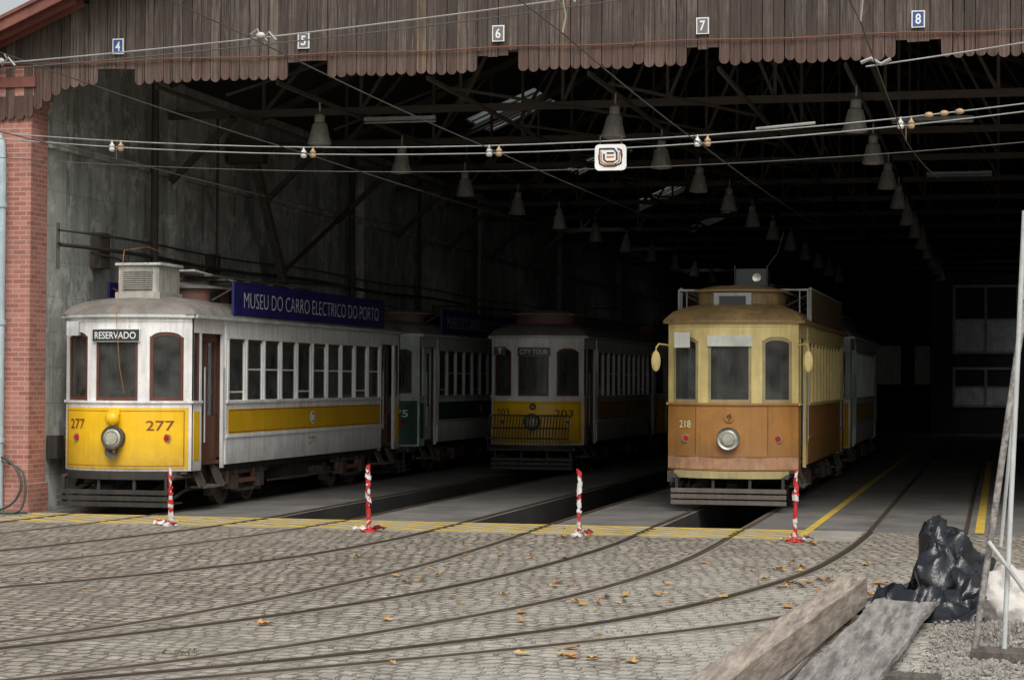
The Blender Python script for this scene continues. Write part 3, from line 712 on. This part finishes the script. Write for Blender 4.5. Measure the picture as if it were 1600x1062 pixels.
    t.add('clerestory_wall', c['cler'], [(x, y, 3.55) for x, y in o]+[(x, y, 3.93) for x, y in o], [(k, (k+1) % m_, m_+(k+1) % m_, m_+k) for k in range(m_)])
    o = outline(.10, cy)
    cc = [(x*.0, min(max(y, cy+.6), L-cy-.2), 4.07) for x, y in o]
    mid = [(x*.6, cy+.5+(y-cy-.5)*.75 if y < cy+.5 else y, 4.04) for x, y in o]
    V = [(x, y, 3.93) for x, y in o]+[(x, y, 3.965) for x, y in o]+mid+cc
    F = [tuple(range(m_))[::-1]]+[(j*m_+k, j*m_+(k+1) % m_, (j+1)*m_+(k+1) % m_, (j+1)*m_+k) for j in range(3) for k in range(m_)]
    t.add('clerestory_roof', c['roof'], V, F)
    for s in (-1, 1):
        for k in range(9):
            yy = 2.3+k*(L-5)/9; t.box('clerestory_windows', 'signblack', s*hw, s*(hw+.012), yy, yy+.5, 3.68, 3.86)
    t.box('floor', 'inner', -1.1, 1.1, .6, L-.6, .80, .86); t.box('headlining', 'ceil', -1.12, 1.12, .6, L-.6, 3.31, 3.335)
    for k in range(nw):
        yy = y0+.5+k*(y1-y0-.6)/nw
        for s in (-1, 1):
            t.box('seats', 'inner', s*.30, s*1.08, yy, yy+.42, 1.25, 1.32); t.box('seats', 'inner', s*.30, s*1.08, yy+.40, yy+.44, 1.32, 2.05)
            t.box('seat_legs', 'iron', s*.32, s*.38, yy+.1, yy+.3, .86, 1.25)
    t.box('underframe', 'black', -1.05, 1.05, 1.9, L-1.9, .66, .80); t.box('underframe', 'black', -.8, .8, .4, L-.4, .55, .70)
    for yc in ((3.5, L-3.5) if L > 10 else (L/2-1.2, L/2+1.2)):
        for dy in (-.65, .65):
            for s in (-1, 1):
                t.lathe('wheels', 'iron', (s*.72, yc+dy, .42), [(-.06,.001),(-.06,.33),(-.075,.34),(-.075,.40),(.05,.40),(.05,.33),(.0,.30),(.0,.12),(.06,.10),(.06,.001)] if s > 0 else [(.06,.001),(.06,.33),(.075,.34),(.075,.40),(-.05,.40),(-.05,.33),(0,.30),(0,.12),(-.06,.10),(-.06,.001)], 'x', 24)
                t.box('axle_boxes', 'iron', s*.84, s*1.06, yc+dy-.13, yc+dy+.13, .30, .56)
                for e in (-.2, .2): t.cyl('springs', 'rust', (s*.95, yc+dy+e, .40), (s*.95, yc+dy+e, .66), .05, n=8)
            t.cyl('axles', 'iron', (-.8, yc+dy, .42), (.8, yc+dy, .42), .06)
        for s in (-1, 1):
            t.box('truck_frame', 'iron', s*.90, s*.98, yc-1.15, yc+1.15, .56, .64); t.box('truck_frame', 'iron', s*.90, s*.98, yc-.5, yc+.5, .24, .30)
            for e in (-1, 1): t.beam('truck_frame', 'iron', (s*.94, yc+e*.5, .27), (s*.94, yc+e*.75, .58), .06, .06)
            t.box('leaf_spring', 'rust', s*.99, s*1.04, yc-.4, yc+.4, .40, .48)
            for e in (-1.2, 1.2): t.box('brake_shoes', 'iron', s*.68, s*.82, yc+e-.05, yc+e+.05, .2, .55)
    t.box('equipment_box', 'black', -.95, .95, L/2-.7, L/2+.5, .32, .66)
    for k in range(3): t.cyl('air_tank', 'iron', (.6+.0*k, L/2+.7+k*.25, .45), (1.0, L/2+.7+k*.25, .45), .10)
    for s in (-1, 1):
        t.box('truss_rod', 'iron', s*1.0, s*1.03, 4.6, L-4.6, .36, .39)
    t.cyl('trolley_base', 'iron', (0, L/2, 4.05), (0, L/2, 4.3), .15); t.cyl('trolley_pole', 'darkwire', (0, L/2, 4.28), (.05, L-.6, 4.45), .025, n=6)
    if c.get('box'):
        t.box('roof_vent_box', 'greybox', -.34, .42, .80, 1.70, 3.72, 4.26); t.box('roof_vent_lid', 'lightgrey', -.39, .47, .75, 1.75, 4.26, 4.31)
        t.box('roof_vent_base', 'greybox', -.38, .46, .76, 1.74, 3.60, 3.80)
        t.box('vent_recess', 'slatwood', -.24, .30, .785, .80, 3.84, 4.18)
        for k in range(9): t.beam('vent_louvres', 'greybox', (-.24, .775, 3.865+k*.037), (.30, .775, 3.865+k*.037), .03, .008, (0,-.6,1))
        t.beam('roof_plank', 'lightgrey', (.35, 2.0, 4.24), (.60, 3.4, 4.10), .5, .03)
        for k in range(4): t.beam('roof_rack', 'iron', (-.9, 2.6+k*1.2, 4.12), (.95, 2.6+k*1.2, 4.10), .06, .05)
        for xx in (-.6, .2, .75): t.beam('roof_rack', 'slatwood', (xx, 2.2, 4.16), (xx, 7.6, 4.15), .14, .03)
        t.tube('trolley_rope', 'ochre', [(.14, .1, 1.9), (.12, -.12, 2.5), (.06, -.14, 3.4), (.0, .3, 4.5), (-.02, 1.3, 4.62), (0, 4, 4.4)], .006, 5)
        t.box('letter_box', 'lightgrey', -.98, -.76, .12, .3, 3.03, 3.27)
    if c.get('wear') == 2:
        t.box('clerestory_display', 'grey', -.38, .30, .72, .9, 3.62, 3.90); t.box('clerestory_display_glass', 'signblack', -.28, .20, .705, .72, 3.68, 3.84)
        t.box('roof_lamp_box', 'signblack', -.05, .50, 1.3, 1.9, 4.05, 4.36); t.lathe('roof_lamp_lens', 'chrome', (.33, 1.29, 4.2), [(0,.08),(-.02,.08),(-.01,.05),(-.01,.001)], 'y', 16)
        for xx in (-.07, .52): t.cyl('roof_lamp_bars', 'iron', (xx, 1.28, 4.02), (xx, 1.28, 4.42), .012, n=6)
        t.tube('antenna', 'darkwire', [(.4, 1.6, 4.3), (.62, 2.1, 4.7), (.70, 2.4, 5.1)], .008, 5)
        for s in (-1, 1):
            t.cyl('frame_post', 'grey', (s*1.20, 1.9, 3.45), (s*1.20, 1.9, 4.02), .018, n=8); t.cyl('frame_bar', 'lightgrey', (s*1.20, 1.9, 4.0), (s*.7, 1.9, 4.0), .018, n=8)
            t.cyl('frame_bar', 'grey', (s*1.05, 1.9, 3.5), (s*1.05, 1.9, 3.98), .012, n=8); t.cyl('frame_bar', 'lightgrey', (s*1.20, 1.9, 4.0), (s*1.20, 4.5, 4.0), .018, n=8)
            t.tube('mirror_arm', 'cream', [(s*1.17, .5, 2.95), (s*1.32, .35, 2.97), (s*1.36, .30, 2.9)], .016)
            t.ball('mirror', 'cream', (s*1.36, .28, 2.66), (.085, .035, .19), 12); t.cyl('mirror_arm', 'cream', (s*1.36, .30, 2.9), (s*1.36, .30, 2.8), .014, n=6)
        cp('blind_panel', 'paper', -.40, .40, 2.92, 3.12, .03, .03); t.box('notice_paper', 'paper', -1.00, -.72, .10, .125, 2.9, 3.17)
        t.box('fender_side', 'iron', -1.15, -1.0, .3, .7, .5, .7); t.cyl('windscreen_wiper', 'black', (.12, .0, 2.9), (.02, .0, 2.4), .01, n=5)
    if c.get('basket'):
        for k in range(27):
            x = -1.0+2.0*k/26; t.tube('lifeguard_basket', 'iron', [(x, -.25, .55), (x, -.5, .62), (x, -.55, 1.0), (x, -.35, 1.45)], .012, 4)
        for (y, z) in ((-.5, .62), (-.56, .9), (-.5, 1.15), (-.35, 1.45)): t.cyl('basket_rails', 'iron', (-1.02, y, z), (1.02, y, z), .02, n=6)
        t.box('route_plate', 'signblack', -1.02, -.72, .12, .14, 2.92, 3.12); t.text('route_letter', 'ltr_white', 'T', lambda u, v: (-.87+u*.1, .115, 3.02+v*.13), .02)
    t.bev = {'roof_vent_box': .01, 'roof_vent_lid': .01, 'side_sill': .008, 'front_apron': .006}
    t.done()

MT = 'MUSEU DO CARRO ELECTRICO DO PORTO'
A = dict(up='white', apron='white', panel='yellow', stripe='yellow_dull', sidelow='white', frame='frame', sash='white', corn='lightgrey', dome='roof', roof='roof', cler='redroof', bump='black', door='frame',
         num='277', numc='maroon', dest='RESERVADO', destr=(-.44,.42,2.93,3.13), board='blue', btrim='blue', btext=MT, bell=1, box=1, cy=2.1)
tram(-14.58, 31.3, 13.2, A)
B = dict(A); B.update(up='palegreen', apron='palegreen', panel='green', stripe='green', num='275', numc='ltr_white', bell=None, box=None, dest=None, frame='palegreen', door='palegreen', sash='palegreen')
tram(-14.58, 45.1, 12.3, B)
C = dict(A); C.update(num='203', dest='CITY TOUR', destr=(-.38,.42,2.9,3.1), bell=None, box=None, board=None, basket=1, cy=.85, numc='ltr_black')
tram(-11.05, 47.4, 11.6, C)
D = dict(up='cream', apron='ochre', panel=None, stripe=None, sidelow='ochre', frame='beigeframe', sash='creamdull', corn='ochreroof', dome='ochreroof', roof='ochreroof', cler='ochreroof', bump='creamdull', door='frame',
         num='218', wear=2, board='ochreboard', btrim='grey', btext=None, cy=.85)
tram(-4.62, 35.1, 11.6, D)
E = dict(A); E.update(num=None, dest=None, bell=None, box=None, board=None, panel='yellow_dull', up='palegreen', sash='palegreen', cy=.85)
tram(-4.62, 47.8, 11.3, E)
tram(-11.05, 60.0, 11.3, E)

# ---------------------------------------------------------------- overhead wires
def sagwire(g, nm, mt, p, q, sag, r, n=24):
    p, q = Vector(p), Vector(q); g.tube(nm, mt, [p.lerp(q, i/n)-Vector((0,0,4*sag*(i/n)*(1-i/n))) for i in range(n+1)], r, 5)
w = G('overhead_wires')
sagwire(w, 'span_wire', 'wire', (-17.2, 27, 6.27), (3, 27, 6.30), .70, .009); sagwire(w, 'span_wire', 'wire', (-17.2, 27, 6.20), (3, 27, 6.20), .72, .009)
sagwire(w, 'span_wire', 'wire', (-12, 18, 5.35), (4, 18, 6.9), .30, .008); sagwire(w, 'span_wire', 'darkwire', (-12, 18, 5.31), (4, 18, 6.82), .32, .007)
sagwire(w, 'span_wire', 'wire', (-1.3, 20.3, 5.48), (4, 20.5, 6.3), .05, .008)
sagwire(w, 'span_wire', 'darkwire', (-17.2, 30.0, 6.05), (2, 30.0, 5.95), .45, .007)
for x in (-12.6, -9.62, -6.87, -3.93, -1.2):
    far = 44 if x < -2 else 33
    sagwire(w, 'contact_wire', 'darkwire', (x-.3, 8, 5.75), (x, 18, 5.52), .02, .006); sagwire(w, 'contact_wire', 'darkwire', (x, 18, 5.52), (x, 27, 5.52), .03, .0075); sagwire(w, 'contact_wire', 'darkwire', (x, 27, 5.52), (x+.25, far, 5.62), .05, .008)
    u = (x+17.2)/20.2; zc = 6.27+.03*u-4*.70*u*(1-u)
    for dx in (-.07, .07):
        w.lathe('insulators', 'porc' if dx < 0 else 'brownporc', (x+dx, 27, zc-.15), [(0,.001),(0,.035),(.03,.05),(.05,.035),(.08,.048),(.10,.03),(.13,.012),(.16,.012)], 'z', 10)
    w.tube('hangers', 'iron', [(x-.12, 27, zc), (x, 27, zc-.10), (x, 27, 5.52)], .012, 5)
    u2 = (x+12)/16
    if 0 < u2 < 1:
        z2 = 5.35+1.55*u2-4*.3*u2*(1-u2)
        w.tube('hangers', 'wire', [(x-.14, 18, z2+.03), (x-.07, 18, z2+.08), (x-.02, 18, z2-.02), (x+.05, 18, z2+.05), (x+.12, 18, z2-.03)], .013, 5)
        w.tube('hangers', 'wire', [(x, 18, z2), (x+.03, 18, (z2+5.52)/2), (x, 18, 5.52)], .009, 5)
        w.ball('insulators', 'porc', (x-.03, 17.98, z2+.02), (.045,.03,.03), 8)
for x in (-.9, -.7, -.5):
    u = (x+17.2)/20.2; zc = 6.27+.03*u-4*.70*u*(1-u); w.ball('strain_insulators', 'brownporc', (x, 27, zc), (.06,.04,.04), 8)
w.cyl('turnbuckle', 'wire', (-3.2, 27, 5.73), (-2.4, 27, 5.79), .02, n=6)
w.tube('hangers', 'wire', [(-1.35, 20.3, 5.52), (-1.25, 20.3, 5.56), (-1.15, 20.3, 5.5), (-1.05, 20.3, 5.55)], .02, 5)
w.done()
g = G('hanging_sign', (-5.2, 26.95, 5.38))
def rrect(w_, h_, r, n=5):
    o = []
    for cx, cy, a0 in ((w_/2-r, h_/2-r, 0), (-w_/2+r, h_/2-r, 90), (-w_/2+r, -h_/2+r, 180), (w_/2-r, -h_/2+r, 270)):
        for k in range(n+1):
            a = math.radians(a0+90*k/n); o.append((cx+r*math.cos(a), cy+r*math.sin(a)))
    return o
o = rrect(.44, .36, .06); m_ = len(o)
g.add('plate', 'ltr_white', [(x, 0, z) for x, z in o]+[(x, .03, z) for x, z in o], [tuple(range(m_)), tuple(range(m_, 2*m_))[::-1]]+[(k, m_+k, m_+(k+1) % m_, (k+1) % m_) for k in range(m_)])
# two nested black/orange loops (U opening up on the left, hook on the right)
def arcpts(pts, y): return [(x, y, z) for x, z in pts]
g.tube('sign_loop', 'ltr_black', arcpts([(-.06,.12),(-.15,.12),(-.16,.02),(-.15,-.08),(-.08,-.12),(.06,-.12),(.15,-.08),(.16,.02),(.15,.10),(.10,.12)], -.004), .013, 6)
g.tube('sign_loop', 'ltr_black', arcpts([(-.09,.05),(-.09,-.03),(-.05,-.06),(.05,-.06),(.09,-.03),(.09,.06),(.05,.12),(-.06,.12)], -.004), .013, 6)
g.tube('sign_loop_orange', 'orange', arcpts([(-.13,.08),(-.125,-.05),(-.07,-.09),(.07,-.09),(.125,-.05),(.13,.07)], -.005), .011, 6)
g.tube('sign_bars', 'ltr_black', arcpts([(-.05,.06),(.05,.06)], -.004), .011, 6); g.tube('sign_bars_orange', 'orange', arcpts([(-.05,.01),(.05,.01)], -.004), .011, 6)
for x in (-.15, .15): g.cyl('hanger', 'iron', (x, .015, .17), (x, .03, .31), .008, n=5)
g.done()

# ---------------------------------------------------------------- taped posts
for pi, (x, y) in enumerate(((-12.6, 29.1), (-9.27, 28.85), (-6.05, 29.0), (-2.85, 28.9))):
    rd = random.Random(pi+3); H = (.82, .95, .90, .98)[pi]; g = G('taped_barrier_post', (x, y, 0))
    lean = rd.uniform(-.03, .03)
    g.cyl('pole', 'ltr_white', (0,0,0), (lean,0,H), .02, n=10); g.lathe('base', 'tapered' if pi % 2 else 'tapewhite', (0,0,0), [(0,.13),(.03,.13),(.05,.05),(.08,.03)], 'z', 16)
    z = .05; k = 0
    while z < H+.02:
        h = rd.uniform(.03, .10); r = rd.uniform(.024, .042); ti_ = rd.uniform(-.05, .05)
        V = []; F = []
        for j in range(2):
            for i in range(8):
                a = 2*math.pi*i/8; rr = r*rd.uniform(.75, 1.3); V.append((lean*z/H+rr*math.cos(a), rr*math.sin(a), z+j*h+ti_*math.cos(a)))
        F = [(i, (i+1) % 8, 8+(i+1) % 8, 8+i) for i in range(8)]
        g.add('tape_wrap', 'tapered' if (k+rd.randint(0, 3)//3) % 2 else 'tapewhite', V, F); z += h*.85; k += 1
    for k in range(7):
        a = rd.uniform(0, 6.28); r0 = .05; pts = []
        for j in range(6): a += rd.uniform(-.3, .3); pts.append((r0*math.cos(a), r0*math.sin(a))); r0 += .045
        V = []; F = []
        for j, (px, py) in enumerate(pts):
            zz = .02+rd.uniform(0, .05); V += [(px, py, zz), (px+.05*math.sin(a), py-.05*math.cos(a), zz+rd.uniform(0,.04))]
        F = [(2*j, 2*j+1, 2*j+3, 2*j+2) for j in range(5)]
        g.add('tape_tails', 'tapered' if k % 2 else 'tapewhite', V, F)
    g.done()

# ---------------------------------------------------------------- foreground timbers etc.
def rough_beam(name, mt, p0, p1, w_, z0, z1, jag=0, n=24):
    g = G(name, single=True); p0, p1 = Vector(p0), Vector(p1); d_ = (p1-p0); L_ = d_.length; d_.normalize(); r = Vector((d_.y, -d_.x))
    V = []; F = []; m_ = 9; ja = [jag*random.uniform(-1, .3) for _ in range(m_)]
    for i in range(n+1):
        s = i/n; P = p0+d_*L_*s
        for side in (0, 1):
            for j in range(m_):
                q = -.5+j/(m_-1); e = ja[j]*max(0, (s-.8)/.2) if jag else 0
                ww = w_*(1+.06*noise.noise(Vector((s*8, side, q*3)))+(.10*noise.noise(Vector((s*15, 3, round(q)))) if jag else 0))
                PP = P+r*q*ww+d_*e
                V.append((PP.x, PP.y, (z1 if side else z0)+.010*noise.noise(Vector((s*12, j*2, side*5)))))
    R_ = 2*m_
    for i in range(n):
        for j in range(m_-1):
            a = i*R_+j; F += [(a, a+1, a+R_+1, a+R_), (a+m_, a+m_+R_, a+m_+R_+1, a+m_+1)]
        a = i*R_; F += [(a, a+R_, a+m_+R_, a+m_), (a+m_-1, a+2*m_-1, a+2*m_-1+R_, a+m_-1+R_)]
    for base in (0, n*R_):
        for j in range(m_-1): F.append((base+j, base+m_+j, base+m_+j+1, base+j+1))
    g.add('b', mt, V, F); g.bev = {'b': .006}; g.done()
rough_beam('timber_beam', 'timber', (-1.88, 12.3), (-1.40, 20.2), .26, .08, .36)
rough_beam('timber_plank', 'timbergrey', (-1.20, 13.2), (-.88, 20.3), .58, .10, .16, .6)
rough_beam('timber_plank', 'timbergrey', (-1.75, 13.0), (-1.62, 18.2), .3, .02, .07, .3)
rough_beam('timber_block', 'timberdark', (-.92, 15.2), (-.42, 15.15), .22, .0, .13)
rough_beam('timber_block', 'timberdark', (-1.75, 19.2), (-.7, 19.1), .16, .0, .09)
rough_beam('timber_block', 'timberdark', (-2.0, 14.4), (-.9, 14.3), .16, .0, .075)

# crumpled black plastic sheet: slumped over a heap, with a loose skirt spilling onto the setts
g = G('plastic_sheet_heap', (-.46, 20.5, 0), single=True)
N = 170; V = []; F = []
def fold(p, f, sd):
    q = noise.noise(Vector((p.x*f+sd, p.y*f*1.1-sd, p.z*f)))
    return 1-2*abs(q)
def dome(x, y, cx, cy, rx, ry, h, pw=1.6, q=.75):
    r = (abs((x-cx)/rx)**pw+abs((y-cy)/ry)**pw)
    return h*max(0, 1-r)**q if r < 1 else 0
for i in range(N+1):
    for j in range(N+1):
        x = -1.2+2.3*i/N; y = -1.0+1.9*j/N
        wx = x+.14*noise.noise(Vector((x*2.5, y*2.5, 3)))+.06*noise.noise(Vector((x*6, y*6, 3))); wy = y+.12*noise.noise(Vector((x*2.5, y*2.5, 8)))
        e1 = dome(wx, wy, -.14, .15, .36, .60, 1.22, 1.5, .85)
        e4 = dome(wx, wy, .06, .10, .46, .60, .98)
        e2 = dome(wx, wy, -.48, -.30, .50, .50, .42); e3 = dome(wx, wy, .20, -.35, .60, .52, .52)
        e5 = dome(wx, wy, -.30, -.45, .75, .50, .20, 2.5, .5)
        k_ = 10.0; e = math.log(sum(math.exp(k_*q) for q in (e1, e2, e3, e4, e5))/5)/k_
        p = Vector((x, y, e*.6))
        a1 = fold(p, 2.3, 1.3)-.6; a2 = fold(p, 4.8, 5.1)-.6; a3 = fold(p, 10, 9.7)-.6
        act = min(1, max(0, e)*5)
        nx = noise.noise(Vector((x*4, y*4, e*4))); ny = noise.noise(Vector((x*4+7, y*4, e*4)))
        V.append((x+act*(.14*nx+.06*a2), y+act*(.14*ny), e-.01+act*(.18*a1+.12*a2+.04*a3)))
for i in range(N):
    for j in range(N):
        a = i*(N+1)+j
        if max(V[a][2], V[a+1][2], V[a+N+1][2], V[a+N+2][2]) > 0.0: F.append((a, a+N+1, a+N+2, a+1))
g.add('s', 'tarp', V, F); g.done()
g = G('white_sack', (.12, 19.2, .24), single=True)
g.ball('s', 'sack', (0,0,0), (.26,.30,.32), 40)
p_ = g.parts[('s','sack')]; p_[0][:] = [v*(1+.35*noise.noise(v*4)+.14*(1-2*abs(noise.noise(v*9)))+.04*noise.noise(v*24)) for v in p_[0]]
g.done()
g = G('gravel_pile', single=True)
rd = random.Random(5)
for k in range(2600):
    cx, cy, sx, sy = ((.0, 18.3, .32, 1.2), (-.25, 16.9, .22, .9))[k % 2]
    x = rd.gauss(cx, sx); y = rd.gauss(cy, sy*.7)
    if abs(x+1.1) < .5 and x < -.6: continue
    h = .16*math.exp(-((x-.1)/.4)**2-((y-18.4)/.9)**2); s = rd.uniform(.008, .032)
    R3 = Matrix.Rotation(rd.uniform(0, 6), 3, Vector((rd.random(), rd.random(), rd.random()+.1)).normalized())
    V = [R3 @ Vector(v)*s*rd.uniform(.7, 1.2)+Vector((x, y, h*rd.uniform(.5,1)+s*.5)) for v in ((1,0,0),(-1,0,0),(0,.8,0),(0,-.8,0),(0,0,.7),(0,0,-.7),)]
    g.add('s', 'gravel', V, [(0,2,4),(2,1,4),(1,3,4),(3,0,4),(2,0,5),(1,2,5),(3,1,5),(0,3,5)])
g.done()
g = G('pole_stand')
g.cyl('wooden_pole', 'timbergrey', (-.20, 17.1, .02), (.22, 17.3, 3.0), .028, n=10)
g.cyl('white_pole', 'lightgrey', (.045, 17.15, .04), (.215, 17.3, 3.75), .022, n=10)
g.cyl('white_pole', 'lightgrey', (.02, 17.6, .9), (.22, 17.5, 3.1), .016, n=8)
g.cyl('cross_brace', 'lightgrey', (-.08, 17.1, .98), (.42, 17.1, .30), .018, n=8)
g.box('base_block', 'timberdark', -.22, .4, 16.9, 17.25, 0, .09)
g.bev = {'base_block': .01}; g.done()

g = G('fallen_leaves', single=True); rd = random.Random(11)
cl = [(-6.4,25.1,.3,5),(-2.1,23,.3,14),(-3.7,20.4,.35,10),(-3.2,16.3,.4,8),(-2.5,24.5,.5,9),(-4.6,21.8,.5,6),(-6.1,28.5,.15,6),(-2.7,28.6,.25,6),(-1.6,20.5,.4,8),(-5,24,3,12),(-3.5,19,1.6,12),(-1.2,22,.6,9),(-9,22,3,6),(-.9,25,.8,6),(-.2,21,.4,5)]
for cx, cy, s, n_ in cl:
    for k in range(n_):
        x = rd.gauss(cx, s); y = rd.gauss(cy, s); a = rd.uniform(0, 6.28); l = rd.uniform(.03, .10); w_ = l*.7
        ca, sa = math.cos(a), math.sin(a); out = []
        for (u, v, z) in ((-l,0,.01),(-.3*l,w_,.03),(.1*l,w_*.5,.02),(.6*l,w_*.7,.045),(l,0,.02),(.5*l,-w_*.6,.05),(.1*l,-w_*.5,.02),(-.4*l,-w_,.03)):
            out.append((x+u*ca-v*sa, y+u*sa+v*ca, .012+z*rd.uniform(.3, 1.1)))
        out.append((x, y, .012)); g.add('l', 'leaf', out, [(i, (i+1) % 8, 8) for i in range(8)])
g.done()
g = G('grass', single=True)
for cx, cy, s, n_ in ((-6.7,15.6,.12,34),(-15.9,30.4,.25,50),(-1.9,24.6,.12,25)):
    for k in range(n_):
        x = rd.gauss(cx, s); y = rd.gauss(cy, s); h = rd.uniform(.015, .04); dx, dy = rd.uniform(-.03,.03), rd.uniform(-.03,.03)
        g.add('g', 'grass', [(x-.007,y,0),(x+.007,y,0),(x+dx,y+dy,h)], [(0,1,2)])
g.done()

# ---------------------------------------------------------------- light, world, camera
wd = bpy.data.worlds.new('World'); scene.world = wd; wd.use_nodes = True; n = wd.node_tree
bg = n.nodes['Background']; sk = n.nodes.new('ShaderNodeTexSky'); sk.sky_type = 'NISHITA'; sk.sun_disc = False
sk.sun_elevation = math.radians(50); sk.sun_rotation = math.radians(160); sk.air_density = 1.4; sk.dust_density = 5
hs = n.nodes.new('ShaderNodeHueSaturation'); hs.inputs['Saturation'].default_value = .25
n.links.new(sk.outputs[0], hs.inputs['Color']); n.links.new(hs.outputs[0], bg.inputs[0]); bg.inputs[1].default_value = .15
sun = bpy.data.lights.new('sun', 'SUN'); sun.energy = 1.5; sun.angle = math.radians(35); sun.color = (1, .975, .93)
so = bpy.data.objects.new('sun', sun); col.objects.link(so)
az = math.radians(160); el = math.radians(50)
sd = Vector((math.sin(az)*math.cos(el), math.cos(az)*math.cos(el), math.sin(el)))
so.rotation_euler = (-sd).to_track_quat('-Z', 'Y').to_euler(); so.location = sd*60

cam = bpy.data.cameras.new('camera'); cam.lens = 70; cam.sensor_width = 36; cam.clip_end = 3000; cam.clip_start = .1
co = bpy.data.objects.new('camera', cam); col.objects.link(co); scene.camera = co
co.matrix_world = Matrix.Translation((0, 0, 2.3)) @ Matrix.Rotation(math.radians(13.73), 4, 'Z') @ Matrix.Rotation(math.radians(91.16), 4, 'X') @ Matrix.Rotation(math.radians(.3), 4, 'Z')
scene.view_settings.view_transform = 'Standard'; scene.view_settings.look = 'None'; scene.view_settings.exposure = 0
